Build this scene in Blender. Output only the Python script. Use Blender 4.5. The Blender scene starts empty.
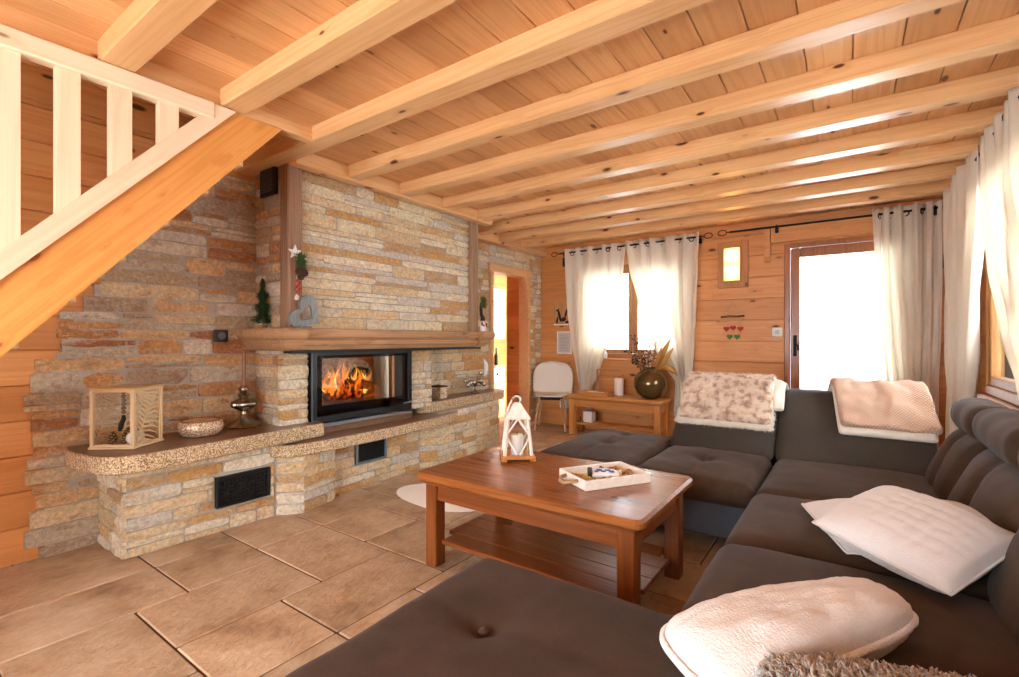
import bpy, math, random
from math import sin, cos, pi, sqrt, atan2, hypot, radians
from mathutils import Vector, Matrix, noise as mnoise

random.seed(11)
SC = bpy.context.scene
COL = SC.collection

# ------------------------------------------------------------------ helpers: colours, objects
def C(h):
    h = h.lstrip('#')
    r = []
    for i in (0, 2, 4):
        v = int(h[i:i+2], 16) / 255
        r.append(v / 12.92 if v <= .04045 else ((v + .055) / 1.055) ** 2.4)
    return (*r, 1)

class MB:
    """collects geometry for ONE mesh object"""
    def __init__(s):
        s.v = []; s.f = []; s.mi = []
    def add(s, vs, fs, mi=0, M=None):
        b = len(s.v)
        s.v += [tuple(M @ Vector(p)) for p in vs] if M is not None else [tuple(p) for p in vs]
        for f in fs:
            s.f.append(tuple(b + i for i in f)); s.mi.append(mi)
        return s
    def box(s, lo, hi, bev=0.0, mi=0, M=None):
        (x0, y0, z0), (x1, y1, z1) = lo, hi
        bev = min(bev, .45 * abs(x1-x0), .45 * abs(y1-y0), .45 * abs(z1-z0))
        if bev <= 0:
            vs = [(x, y, z) for x in (x0, x1) for y in (y0, y1) for z in (z0, z1)]
            return s.add(vs, [(0, 1, 3, 2), (4, 6, 7, 5), (0, 4, 5, 1), (2, 3, 7, 6), (0, 2, 6, 4), (1, 5, 7, 3)], mi, M)
        vs = []; ix = {}
        for i, x in enumerate((x0, x1)):
            for j, y in enumerate((y0, y1)):
                for k, z in enumerate((z0, z1)):
                    sx, sy, sz = (1, -1)[i], (1, -1)[j], (1, -1)[k]
                    for a in range(3):
                        ix[i, j, k, a] = len(vs)
                        vs.append((x + (0 if a == 0 else sx * bev), y + (0 if a == 1 else sy * bev), z + (0 if a == 2 else sz * bev)))
        fs = []
        for i in (0, 1):
            q = [ix[i, j, k, 0] for j, k in ((0, 0), (0, 1), (1, 1), (1, 0))]; fs.append(q if i == 0 else q[::-1])
            q = [ix[j, i, k, 1] for j, k in ((0, 0), (1, 0), (1, 1), (0, 1))]; fs.append(q if i == 0 else q[::-1])
            q = [ix[j, k, i, 2] for j, k in ((0, 0), (0, 1), (1, 1), (1, 0))]; fs.append(q if i == 0 else q[::-1])
        for i in (0, 1):
            for j in (0, 1):
                q = [ix[i, j, 0, 0], ix[i, j, 1, 0], ix[i, j, 1, 1], ix[i, j, 0, 1]]; fs.append(q if i != j else q[::-1])
                q = [ix[i, 0, j, 0], ix[i, 1, j, 0], ix[i, 1, j, 2], ix[i, 0, j, 2]]; fs.append(q if i == j else q[::-1])
                q = [ix[0, i, j, 1], ix[1, i, j, 1], ix[1, i, j, 2], ix[0, i, j, 2]]; fs.append(q if i != j else q[::-1])
                for k in (0, 1):
                    q = [ix[i, j, k, 0], ix[i, j, k, 1], ix[i, j, k, 2]]; fs.append(q if (i + j + k) % 2 == 1 else q[::-1])
        return s.add(vs, fs, mi, M)
    def rbox(s, c, h, r, n=8, k=3, fn=None, mi=0, M=None):
        """rounded box, centre c, half sizes h, corner radius r; fn deforms local points"""
        r = min(r, *h)
        ax = []
        for a in range(3):
            e = h[a] - r
            ax.append([-h[a] + r * i / k for i in range(k)] + [-e + 2 * e * i / n for i in range(n + 1)] + [h[a] - r + r * (i + 1) / k for i in range(k)])
        seen = {}; vs = []; fs = []
        def vert(q):
            key = tuple(round(t, 5) for t in q)
            if key in seen: return seen[key]
            inn = [max(-(h[a] - r), min(h[a] - r, q[a])) for a in range(3)]
            d = Vector([q[a] - inn[a] for a in range(3)])
            if d.length > 1e-9: d = d.normalized() * r
            p = Vector(inn) + d
            if fn: p = Vector(fn(p))
            seen[key] = len(vs); vs.append((p[0] + c[0], p[1] + c[1], p[2] + c[2]))
            return seen[key]
        for a in range(3):
            b, d = (a + 1) % 3, (a + 2) % 3
            for sg in (-1, 1):
                for i in range(len(ax[b]) - 1):
                    for j in range(len(ax[d]) - 1):
                        q = []
                        for (ii, jj) in ((i, j), (i + 1, j), (i + 1, j + 1), (i, j + 1)):
                            p = [0, 0, 0]; p[a] = sg * h[a]; p[b] = ax[b][ii]; p[d] = ax[d][jj]
                            q.append(vert(p))
                        fs.append(q if sg > 0 else q[::-1])
        return s.add(vs, fs, mi, M)
    def tube(s, pts, r, seg=8, mi=0, closed=False, M=None):
        pts = [Vector(p) for p in pts]; n = len(pts)
        rr = r if isinstance(r, (list, tuple)) else [r] * n
        vs = []; fs = []; up = None
        for i, p in enumerate(pts):
            t = (pts[(i+1) % n] - pts[i-1]) if closed else (pts[min(i+1, n-1)] - pts[max(i-1, 0)])
            t = t.normalized() if t.length > 1e-9 else Vector((0, 0, 1))
            if up is None:
                up = Vector((0, 0, 1)) if abs(t.z) < .9 else Vector((1, 0, 0))
            up = (up - t * up.dot(t)); up = up.normalized() if up.length > 1e-6 else t.orthogonal().normalized()
            sd = t.cross(up)
            for j in range(seg):
                a = 2 * pi * j / seg
                vs.append(tuple(p + (up * cos(a) + sd * sin(a)) * rr[i]))
        for i in range(n if closed else n - 1):
            for j in range(seg):
                a, b = i * seg + j, i * seg + (j + 1) % seg
                c, d = ((i + 1) % n) * seg + (j + 1) % seg, ((i + 1) % n) * seg + j
                fs.append((a, d, c, b))
        if not closed:
            fs.append(tuple(range(seg))); fs.append(tuple((n - 1) * seg + j for j in reversed(range(seg))))
        return s.add(vs, fs, mi, M)
    def lathe(s, prof, c=(0, 0, 0), seg=24, mi=0, M=None, wob=None):
        vs = []; fs = []
        for i, (r, z) in enumerate(prof):
            for j in range(seg):
                a = 2 * pi * j / seg
                q = r * (1 + (wob(a, z) if wob else 0))
                vs.append((c[0] + q * cos(a), c[1] + q * sin(a), c[2] + z))
        n = len(prof)
        for i in range(n - 1):
            for j in range(seg):
                fs.append((i * seg + j, i * seg + (j + 1) % seg, (i + 1) * seg + (j + 1) % seg, (i + 1) * seg + j))
        if prof[0][0] > 1e-6: fs.append(tuple(reversed(range(seg))))
        if prof[-1][0] > 1e-6: fs.append(tuple((n - 1) * seg + j for j in range(seg)))
        return s.add(vs, fs, mi, M)
    def prism(s, poly, z0, z1, bev=0.0, mi=0, mi_side=None, M=None):
        """vertical prism of a counter-clockwise polygon with chamfered top and bottom"""
        n = len(poly); ms = mi if mi_side is None else mi_side
        def inset(d):
            o = []
            for i in range(n):
                a, b, c = Vector(poly[i-1]), Vector(poly[i]), Vector(poly[(i+1) % n])
                e1 = (b - a).normalized(); e2 = (c - b).normalized()
                n1 = Vector((-e1.y, e1.x)); n2 = Vector((-e2.y, e2.x)); m = n1 + n2
                m = m / max(.3, m.dot(n1)) if m.length > 1e-6 else n1
                o.append((b.x + m.x * d, b.y + m.y * d))
            return o
        rings = [(inset(bev), z0), (poly, z0 + bev), (poly, z1 - bev), (inset(bev), z1)] if bev > 0 else [(poly, z0), (poly, z1)]
        vs = [(x, y, z) for ring, z in rings for (x, y) in ring]
        m = len(rings)
        s.add(vs, [(i * n + j, i * n + (j + 1) % n, (i + 1) * n + (j + 1) % n, (i + 1) * n + j) for i in range(m - 1) for j in range(n)], ms, M)
        s.add(vs[-n:], [tuple(range(n))], mi, M)
        s.add(vs[:n], [tuple(reversed(range(n)))], ms, M)
        return s
    def grid(s, fn, nu, nv, mi=0, M=None):
        vs = [fn(i / nu, j / nv) for j in range(nv + 1) for i in range(nu + 1)]
        fs = [(j * (nu + 1) + i, j * (nu + 1) + i + 1, (j + 1) * (nu + 1) + i + 1, (j + 1) * (nu + 1) + i) for j in range(nv) for i in range(nu)]
        return s.add(vs, fs, mi, M)
    def build(s, name, mats, parent=None, smooth=False, angle=None):
        me = bpy.data.meshes.new(name)
        off = Vector(parent['_o']) if parent is not None else Vector((0, 0, 0))
        me.from_pydata([tuple(Vector(v) - off) for v in s.v], [], s.f)
        for m in (mats if isinstance(mats, (list, tuple)) else [mats]): me.materials.append(m)
        me.polygons.foreach_set('material_index', s.mi)
        if smooth: me.polygons.foreach_set('use_smooth', [True] * len(s.f))
        me.update()
        if smooth and angle: me.set_sharp_from_angle(angle=radians(angle))
        o = bpy.data.objects.new(name, me); COL.objects.link(o)
        if parent is not None:
            o.parent = parent; o['_o'] = tuple(off)
        else:
            o['_o'] = (0.0, 0.0, 0.0)
        return o

def tag(o, label=None, cat=None, group=None, kind=None):
    if label: o['label'] = label
    if cat: o['category'] = cat
    if group: o['group'] = group
    if kind: o['kind'] = kind
    return o

def thing(name, loc, label, cat, group=None):
    o = bpy.data.objects.new(name, None); COL.objects.link(o)
    o.location = loc; o.empty_display_size = .1; o['_o'] = tuple(loc)
    return tag(o, label, cat, group)

def Rz(a, c=(0, 0, 0)):
    c = Vector(c)
    return Matrix.Translation(c) @ Matrix.Rotation(a, 4, 'Z')

def solid(o, th, off=0):
    m = o.modifiers.new('thickness', 'SOLIDIFY'); m.thickness = th; m.offset = off
    return o

# ------------------------------------------------------------------ helpers: materials
class Mat:
    def __init__(s, name):
        s.m = bpy.data.materials.new(name); s.m.use_nodes = True
        s.t = s.m.node_tree; s.t.nodes.clear()
    def n(s, typ, _out=0, _set=None, **kw):
        nd = s.t.nodes.new('ShaderNode' + typ)
        for k, v in (_set or {}).items(): setattr(nd, k, v)
        for k, v in kw.items():
            key = int(k[1:]) if k[0] == 'i' and k[1:].isdigit() else k.replace('_', ' ')
            if isinstance(v, bpy.types.NodeSocket): s.t.links.new(v, nd.inputs[key])
            else: nd.inputs[key].default_value = v
        s.last = nd
        return nd.outputs[_out]
    def math(s, op, a, b=0.0, c=0.0):
        return s.n('Math', _set={'operation': op}, i0=a, i1=b, i2=c)
    def vmath(s, op, a, b=(0, 0, 0)):
        return s.n('VectorMath', _set={'operation': op}, i0=a, i1=b)
    def ramp(s, fac, stops, interp='LINEAR'):
        o = s.n('ValToRGB', Fac=fac); r = s.last.color_ramp; r.interpolation = interp
        while len(r.elements) < len(stops): r.elements.new(.5)
        for e, (p, c) in zip(r.elements, stops):
            e.position = p; e.color = c if len(c) == 4 else (*c, 1)
        return o
    def mix(s, f, a, b, mode='MIX'):
        nd = s.t.nodes.new('ShaderNodeMix'); nd.data_type = 'RGBA'; nd.blend_type = mode
        for i, v in ((0, f), (6, a), (7, b)):
            if isinstance(v, bpy.types.NodeSocket): s.t.links.new(v, nd.inputs[i])
            else: nd.inputs[i].default_value = v
        return nd.outputs[2]
    def coord(s, kind='Object'):
        s.n('TexCoord'); return s.last.outputs[kind]
    def island(s):
        s.n('NewGeometry'); return s.last.outputs['Random Per Island']
    def bump(s, h, strength=.3, dist=.01):
        return s.n('Bump', Strength=strength, Distance=dist, Height=h)
    def out(s, sh):
        nd = s.t.nodes.new('ShaderNodeOutputMaterial'); s.t.links.new(sh, nd.inputs['Surface']); return s.m
    def bsdf(s, **kw):
        return s.out(s.n('BsdfPrincipled', **kw))

def plain(name, col, rough=.5, metal=0.0, **kw):
    return Mat(name).bsdf(Base_Color=C(col) if isinstance(col, str) else col, Roughness=rough, Metallic=metal, **kw)

def wood(name, light, dark, knot='#5a3016', axis=1, rough=.45, knots=.5, tone=.25, ring=26, kscale=1.0, spec=.4, rot=0):
    """plank timber: growth lines along `axis`, knots, one tone per board"""
    m = Mat(name); co = m.coord(); isl = m.island()
    if rot: co = m.n('Mapping', Vector=co, Rotation=(radians(rot), 0, 0))
    off = m.vmath('SCALE', m.n('CombineXYZ', X=isl, Y=m.math('FRACT', m.math('MULTIPLY', isl, 7.31)), Z=m.math('FRACT', m.math('MULTIPLY', isl, 13.7)))); m.last.inputs['Scale'].default_value = 40
    co = m.vmath('ADD', co, off)
    def sc(long, perp):
        v = [perp] * 3; v[axis] = long
        return m.vmath('MULTIPLY', co, tuple(v))
    vor = m.t.nodes.new('ShaderNodeTexVoronoi'); vor.inputs['Scale'].default_value = 1
    m.t.links.new(sc(3.6 * kscale, 9.0 * kscale), vor.inputs['Vector'])
    sep = m.t.nodes.new('ShaderNodeSeparateColor'); m.t.links.new(vor.outputs['Color'], sep.inputs[0])
    has = m.math('GREATER_THAN', sep.outputs[0], 1 - knots * 1.3)
    size = m.math('MULTIPLY_ADD', sep.outputs[1], .13, .06)
    kd = m.math('DIVIDE', vor.outputs['Distance'], size)
    kin = m.math('MULTIPLY', has, m.n('MapRange', Value=kd, From_Min=.6, From_Max=1.05, To_Min=1.0, To_Max=0.0))
    khalo = m.math('MULTIPLY', has, m.n('MapRange', Value=kd, From_Min=.8, From_Max=3.0, To_Min=.45, To_Max=0.0))
    g = m.n('TexNoise', Vector=sc(.3, 8.0), Scale=1.0, Detail=2.0, Roughness=.5)
    g = m.math('ADD', g, m.math('MULTIPLY', khalo, .15))
    lines = m.math('MULTIPLY_ADD', m.math('SINE', m.math('MULTIPLY', g, ring * 2.2)), .5, .5)
    lines = m.math('POWER', lines, 2.2)
    fib = m.n('TexNoise', Vector=sc(2.5, 120), Scale=1.0, Detail=3.0)
    fac = m.math('MULTIPLY_ADD', lines, .34, m.math('MULTIPLY_ADD', fib, .75, -.18))
    col = m.mix(fac, C(light), C(dark))
    tn = m.math('MULTIPLY_ADD', isl, tone * 1.25, 1 - tone * .7)
    blot = m.n('TexNoise', Vector=sc(.5, 2.0), Scale=1.0, Detail=2.0)
    tn = m.math('MULTIPLY', tn, m.math('MULTIPLY_ADD', blot, .36, .82))
    col = m.mix(1.0, col, m.n('CombineColor', Red=m.math('POWER', tn, .8), Green=tn, Blue=m.math('POWER', tn, 1.3)), 'MULTIPLY')
    col = m.mix(khalo, col, C(dark)); col = m.mix(kin, col, C(knot))
    return m.bsdf(Base_Color=col, Roughness=rough, Specular_IOR_Level=spec, Normal=m.bump(m.math('ADD', fib, lines), .06, .004))

def stone(name, cols, spot='#8a5a30'):
    m = Mat(name); co = m.coord(); isl = m.island()
    stops = [(i / len(cols), C(c)) for i, c in enumerate(cols)]
    base = m.ramp(isl, stops, 'CONSTANT')
    off = m.vmath('SCALE', m.n('CombineXYZ', X=isl, Y=isl, Z=isl)); m.last.inputs['Scale'].default_value = 30
    c2 = m.vmath('ADD', co, off)
    a = m.n('TexNoise', Vector=m.vmath('MULTIPLY', c2, (1, 1, 2.2)), Scale=9.0, Detail=6.0, Roughness=.65)
    b = m.n('TexNoise', Vector=c2, Scale=45.0, Detail=6.0, Roughness=.7)
    d = m.n('TexNoise', Vector=m.vmath('MULTIPLY', c2, (1, 1, 3)), Scale=5.0, Detail=4.0)
    base = m.mix(m.n('MapRange', Value=a, From_Min=.52, From_Max=.7, To_Min=0.0, To_Max=.6), base, C(spot))
    base = m.mix(m.n('MapRange', Value=d, From_Min=.55, From_Max=.72, To_Min=0.0, To_Max=.35), base, C('#dcd3c0'))
    v = m.n('TexNoise', Vector=m.vmath('MULTIPLY', c2, (1, 1, 2)), Scale=7.0, Detail=5.0, Distortion=1.5)
    v = m.math('ABSOLUTE', m.math('SUBTRACT', v, .5))
    base = m.mix(m.n('MapRange', Value=v, From_Min=.0, From_Max=.02, To_Min=.4, To_Max=0.0), base, C('#eadfc8'))
    k = m.math('MULTIPLY_ADD', b, 1.7, .26)
    base = m.mix(1.0, base, m.n('CombineColor', Red=k, Green=k, Blue=k), 'MULTIPLY')
    return m.bsdf(Base_Color=base, Roughness=.8, Specular_IOR_Level=.3, Normal=m.bump(m.math('ADD', a, b), .9, .03))

def fabric(name, col, col2, scale=240, rough=.9, sheen=.3, bump=.15, big=3.0):
    m = Mat(name); co = m.coord()
    a = m.n('TexNoise', Vector=co, Scale=scale, Detail=3.0)
    b = m.n('TexNoise', Vector=co, Scale=big, Detail=4.0, Roughness=.6)
    f = m.math('MULTIPLY_ADD', a, .55, m.math('MULTIPLY_ADD', b, 1.1, -.35))
    return m.bsdf(Base_Color=m.mix(f, C(col), C(col2)), Roughness=rough, Sheen_Weight=sheen, Sheen_Roughness=.4, Specular_IOR_Level=.2, Normal=m.bump(a, bump, .004))

def speckle(name, cols, scale=160, rough=.4, bump=0.0, spec=.5):
    m = Mat(name); co = m.coord()
    m.n('TexVoronoi', Vector=co, Scale=scale); v = m.last
    sep = m.t.nodes.new('ShaderNodeSeparateColor'); m.t.links.new(v.outputs['Color'], sep.inputs[0])
    col = m.ramp(sep.outputs[0], [(i / len(cols), C(c)) for i, c in enumerate(cols)], 'CONSTANT')
    kw = {}
    if bump: kw['Normal'] = m.bump(m.n('TexNoise', Vector=co, Scale=60.0, Detail=5.0), bump, .01)
    return m.bsdf(Base_Color=col, Roughness=rough, Specular_IOR_Level=spec, **kw)

def pane(name, refl=.06, tint=(1, 1, 1, 1)):
    m = Mat(name)
    fr = m.n('Fresnel', IOR=1.45)
    f = m.math('ADD', fr, refl - .03)
    tr = m.n('BsdfTransparent', Color=tint); gl = m.n('BsdfGlossy', Color=(1, 1, 1, 1), Roughness=.0)
    return m.out(m.n('MixShader', i0=f, i1=tr, i2=gl))

def cloth(name, col, trans=.45):
    m = Mat(name); co = m.coord()
    w = m.n('TexNoise', Vector=m.vmath('MULTIPLY', co, (1, 1, .3)), Scale=300.0, Detail=2.0)
    c = m.mix(w, C(col), tuple(min(1, x * 1.12) for x in C(col)[:3]) + (1,))
    return m.out(m.n('MixShader', i0=trans, i1=m.n('BsdfDiffuse', Color=c, Normal=m.bump(w, .1, .002)), i2=m.n('BsdfTranslucent', Color=c)))

def glow(name, col, s):
    m = Mat(name); return m.out(m.n('Emission', Color=C(col), Strength=s))

# ------------------------------------------------------------------ materials
PINE_L, PINE_D = '#e3b27c', '#c98a50'
M_ceil = wood('pine ceiling boards', '#dfa871', '#c58a52', axis=1, knots=.6, tone=.3, rough=.4)
M_beam = wood('pine beams', '#e2b47f', '#cb9158', axis=0, knots=.5, tone=.12, rough=.34)
M_beamy = wood('pine ledgers', '#e2b47f', '#cb9158', axis=1, knots=.3, tone=.12, rough=.4)
M_wally = wood('pine wall boards', '#dd9c5c', '#c47d3e', axis=1, knots=.45, tone=.25)
M_wallx = wood('pine gable boards', '#dc9c5e', '#c47e40', axis=0, knots=.62, tone=.25)
M_string = wood('laminated stair timber', '#e0a055', '#c87c34', knot='#a85a24', axis=1, knots=.77, tone=.1, kscale=1.8, rot=-48)
M_pales = wood('pale planed sloping rail', '#ead7b8', '#dcc09a', knot='#9c7b55', axis=1, knots=.3, tone=.08, rot=-48)
M_pale = wood('pale planed pine', '#ead7b8', '#dcc09a', knot='#9c7b55', axis=1, knots=.25, tone=.08)
M_palez = wood('pale planed pine posts', '#ead7b8', '#dcc09a', knot='#9c7b55', axis=2, knots=.2, tone=.08)
M_old = wood('aged oak', '#be946a', '#7e5838', axis=1, knots=.35, tone=.2, rough=.65, ring=34)
M_oldz = wood('aged oak posts', '#a58266', '#6a4c38', axis=2, knots=.3, tone=.2, rough=.7, ring=34)
M_tab = wood('waxed table top', '#aa6632', '#54260c', axis=0, knots=.35, tone=.3, rough=.24, knot='#3c1c0c')
M_tabz = wood('waxed table legs', '#8c4c22', '#582a0e', axis=2, knots=.2, tone=.15, rough=.3, knot='#3c1c0c')
M_taby = wood('waxed table rails', '#8c4c22', '#582a0e', axis=1, knots=.2, tone=.15, rough=.3, knot='#3c1c0c')
M_pt = wood('honey pine table top', '#cf9250', '#b87334', axis=0, knots=.3, tone=.15, rough=.3)
M_ptz = wood('honey pine table legs', '#cd8b49', '#b26a2c', axis=2, knots=.2, tone=.15)
M_door = wood('door timber', '#a8683a', '#824a22', axis=2, knots=.1, tone=.1, rough=.3)
M_doorx = wood('door rail timber', '#a8683a', '#824a22', axis=0, knots=.1, tone=.1, rough=.3)
M_win = wood('window timber', '#ac7a4a', '#8c5a30', axis=2, knots=.1, tone=.1, rough=.6, spec=.2)
M_stone = stone('rust ledge stone', ['#dcb684', '#cc9a64', '#c0a884', '#e0d2ba', '#c08a58', '#e2caa0', '#b49c80', '#d8ccba', '#d2a068', '#b27a52', '#dcb886', '#c8b89e'], spot='#a8683a')
M_stonel = stone('cream ledge stone', ['#e2caa0', '#d8cdb6', '#e6d8b8', '#d2a970', '#dec292', '#d2c8b8', '#e8dcc4', '#cc9c60', '#e0caa0', '#d6be94', '#c29e72', '#e2d4b2'], spot='#c8924e')
M_mort = Mat('lime mortar'); M_mort = M_mort.bsdf(Base_Color=M_mort.mix(M_mort.n('TexNoise', Vector=M_mort.coord(), Scale=30.0, Detail=5.0), C('#a2968a'), C('#cdc4b4')), Roughness=.95)
M_slab = speckle('polished granite', ['#7a583c', '#866040', '#6c4c34', '#8e6a48', '#644630'], 220, .3)
M_edge = speckle('bushed granite edge', ['#d4c09c', '#bb9c72', '#dccdb0', '#9a7a54', '#c9b088', '#80624a'], 190, .85, .6, .2)
M_black = plain('black enamel', '#0c0c0d', .35)
M_matte = plain('matt black iron', '#151413', .6, .3)
M_fglass = plain('black stove glass', '#050506', .06, 0, Specular_IOR_Level=.8)
M_steel = plain('brushed steel', '#b8bcc0', .3, 1)
M_silver = plain('tarnished silver', '#9a8a78', .25, 1)
M_gold = plain('champagne gold metal', '#e6cda2', .4, .2)
M_goldin = plain('pierced gold metal', '#dcbc84', .4, .3)
M_white = plain('white paint', '#ece8e2', .45)
M_chair = plain('ivory plastic', '#dcd2c2', .5)
M_curt = cloth('cream curtain cloth', '#f2ece0', .5)
M_curt2 = cloth('ecru curtain cloth', '#ece4d6', .42)
M_glass = pane('window glass', .05)
M_stove = pane('stove glass', .3, (.92, .92, .92, 1))
M_lglass = pane('lantern glass', .05)
M_sofa = fabric('charcoal taupe microfibre', '#30241b', '#5a4638', 260, .85, .07, .1, 5.0)
M_base = fabric('blue grey weave', '#3f454c', '#626a74', 300, .9, .15, .2)
M_sofad = fabric('dark sofa weave', '#342f2a', '#4e463e', 320, .9, .08, .25)
M_sherpa = fabric('white sherpa', '#dcd9d4', '#f0eeea', 170, .95, .3, .9, 8.0)
M_quilt = fabric('white quilted cotton', '#d9d6d2', '#ebe8e6', 200, .9, .3, .3, 6.0)
M_shag = fabric('taupe shaggy pile', '#8f8072', '#c2b3a3', 60, .95, .4, .2, 20)
def wafflemat():
    m = Mat('pink waffle fleece'); co = m.coord(); sep = m.t.nodes.new('ShaderNodeSeparateXYZ'); m.t.links.new(co, sep.inputs[0])
    a = m.math('SINE', m.math('MULTIPLY', sep.outputs[0], 330.0)); c = m.math('SINE', m.math('MULTIPLY', m.math('ADD', sep.outputs[1], sep.outputs[2]), 260.0))
    w = m.math('MULTIPLY_ADD', m.math('MULTIPLY', a, c), .5, .5); n = m.n('TexNoise', Vector=co, Scale=7.0, Detail=3.0)
    f = m.math('MULTIPLY_ADD', w, .6, m.math('MULTIPLY_ADD', n, .5, -.1))
    return m.bsdf(Base_Color=m.mix(f, C('#b98c70'), C('#e2c4ac')), Roughness=.95, Sheen_Weight=.3, Specular_IOR_Level=.1, Normal=m.bump(w, .6, .006))
M_pink = wafflemat()
M_cream = fabric('cream sherpa lining', '#e0d6c6', '#f0e8da', 170, .95, .3, .8)
M_sheep = fabric('sheepskin', '#e2d6c4', '#f3eadc', 90, .95, .4, .8)
M_dark = plain('dark bronze glass', '#6a5636', .12, .65)
M_leafg = plain('conifer green', '#2b4d22', .8)
M_straw = plain('dried straw', '#b88a4c', .8)
M_berry = plain('dark dried seed heads', '#2c1c14', .8)
M_pinkdry = plain('pale dried petals', '#d8c4b4', .9)

def furmat():
    m = Mat('spotted faux fur'); co = m.coord()
    a = m.n('TexNoise', Vector=co, Scale=22.0, Detail=2.0, Roughness=.5)
    b = m.n('TexNoise', Vector=m.vmath('MULTIPLY', co, (1, .4, .4)), Scale=160.0, Detail=3.0)
    c = m.ramp(a, [(.38, C('#f0dfcc')), (.5, C('#e2c4a6')), (.6, C('#b98a66')), (.72, C('#74482e'))])
    c = m.mix(m.math('MULTIPLY', b, .5), c, C('#f2e6d8'))
    return m.bsdf(Base_Color=c, Roughness=.95, Sheen_Weight=.3, Specular_IOR_Level=.1, Normal=m.bump(m.math('ADD', a, b), .9, .012))
M_fur = furmat()

def tilemat():
    m = Mat('sandstone floor tile'); co = m.coord(); isl = m.island()
    off = m.vmath('SCALE', m.n('CombineXYZ', X=isl, Y=isl, Z=isl)); m.last.inputs['Scale'].default_value = 50
    c2 = m.vmath('ADD', co, off)
    a = m.n('TexNoise', Vector=c2, Scale=4.0, Detail=6.0, Roughness=.6)
    b = m.n('TexNoise', Vector=m.vmath('MULTIPLY', c2, (2, .8, 1)), Scale=16.0, Detail=6.0, Roughness=.7)
    col = m.ramp(m.math('MULTIPLY_ADD', a, .7, m.math('MULTIPLY', b, .32)), [(.34, C('#94745a')), (.46, C('#bb9a78')), (.58, C('#cfb292')), (.72, C('#dac4aa'))])
    k = m.math('MULTIPLY_ADD', isl, .22, .86)
    col = m.mix(1.0, col, m.n('CombineColor', Red=k, Green=k, Blue=k), 'MULTIPLY')
    return m.bsdf(Base_Color=col, Roughness=.42, Specular_IOR_Level=.4, Normal=m.bump(m.math('ADD', a, b), .6, .02))
M_tile = tilemat()
M_grout = plain('dark grout', '#4a3626', .95)

# ------------------------------------------------------------------ the room
XL, XR, YB, YN = -3.63, .75, 5.88, -1.7
ZB, ZC = 2.40, 2.49

# floor: modular stone tiles on a grid of 0.2125 m
U = .2125; TX0, TY0 = -2.995, .565
occ = {}; tiles = []
def put(i, j, w, h):
    for a in range(i, i + w):
        for b in range(j, j + h): occ[a, b] = 1
    tiles.append((i, j, w, h))
for t in ((-3, -1, 3, 3), (-3, 2, 3, 2), (0, -1, 2, 3), (0, 2, 2, 2), (2, 1, 2, 3), (2, -1, 3, 2), (4, 1, 2, 2), (4, 3, 2, 3), (1, 4, 3, 2), (-2, 4, 3, 2), (1, 6, 2, 2), (3, 6, 3, 2), (-1, 6, 2, 3), (6, 3, 3, 2), (6, 1, 2, 2)):
    put(*t)
rt = random.Random(5)
for j in range(-13, 27):
    for i in range(-9, 18):
        if (i, j) in occ: continue
        opts = [(3, 2), (2, 3), (2, 2), (3, 3)]; rt.shuffle(opts)
        for w, h in opts + [(2, 1), (1, 2), (1, 1)]:
            if all((a, b) not in occ for a in range(i, i + w) for b in range(j, j + h)): put(i, j, w, h); break
b = MB()
b.box((-5.2, YN - .2, -.2), (XR + .1, 6.9, -.006), mi=1)
for i, j, w, h in tiles:
    x0, y0 = TX0 + i * U, TY0 + j * U; x1, y1 = x0 + w * U, y0 + h * U
    x0, x1, y0, y1 = max(x0, -5.2), min(x1, XR + .05), max(y0, YN - .2), min(y1, 6.9)
    if x1 - x0 > .03 and y1 - y0 > .03:
        b.box((x0 + .004, y0 + .004, -.05), (x1 - .004, y1 - .004, random.uniform(-.0012, .0)), .005)
tag(b.build('floor', [M_tile, M_grout]), 'sandstone coloured floor of large mixed tiles', 'floor', kind='structure')

# ceiling boards
b = MB(); x = XL - .1
while x < XR + .1:
    w = .178; x1 = x + w
    y0 = YN if x > -2.72 else 1.5
    b.box((x, y0, ZC), (x1 - .004, YB + .1, ZC + .025), .003)
    x = x1
b.box((-2.7, YN, ZC + .026), (XR + .2, YB + .1, ZC + .1)); b.box((XL - .2, 1.5, ZC + .026), (-2.69, YB + .1, ZC + .1))
tag(b.build('ceiling', M_ceil), 'pine board ceiling above the exposed beams', 'ceiling', kind='structure')

ys = [.80, 1.295, 1.82, 2.34, 2.845, 3.355, 3.855, 4.35, 4.855, 5.34]
nth = ['nearest the camera, running out from the stair trimmer', 'second from the camera, meeting the sloping stair', 'third from the camera, resting at the aged fireplace post',
       'fourth from the camera, first to land on the fireplace ledger', 'fifth from the camera, above the middle of the fireplace', 'sixth from the camera, above the right of the fireplace',
       'seventh from the camera, meeting the right fireplace post', 'third from the window wall', 'second from the window wall', 'nearest the window wall']
for k, y in enumerate(ys):
    x0 = (-2.66, -2.66, XL, -3.05, -3.05, -3.05, -3.05, XL, XL, XL)[k]
    b = MB(); w = .115 if k > 2 else .13
    b.box((x0, y - w, ZB + random.uniform(-.004, .004)), (XR, y, ZC + .004), .006)
    tag(b.build('ceiling_beam', M_beam), 'pine ceiling beam, ' + nth[k], 'beam', kind='structure')
b = MB(); b.box((-2.73, YN, ZB), (-2.66, 1.70, ZC + .08), .005)
tag(b.build('ceiling_beam', M_beamy), 'pine trimmer beam along the stair opening', 'beam', kind='structure')
b = MB(); b.box((-3.14, 1.82, 2.385), (-3.05, 4.0, ZC + .003), .005)
tag(b.build('ceiling_beam', M_beamy), 'pine ledger along the top of the fireplace', 'beam', kind='structure')
b = MB(); b.box((XL + .001, 3.9, 2.37), (-3.52, YB, ZC + .002), .005)
tag(b.build('ceiling_beam', M_beamy), 'pine ledger above the stone doorway', 'beam', kind='structure')

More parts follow.
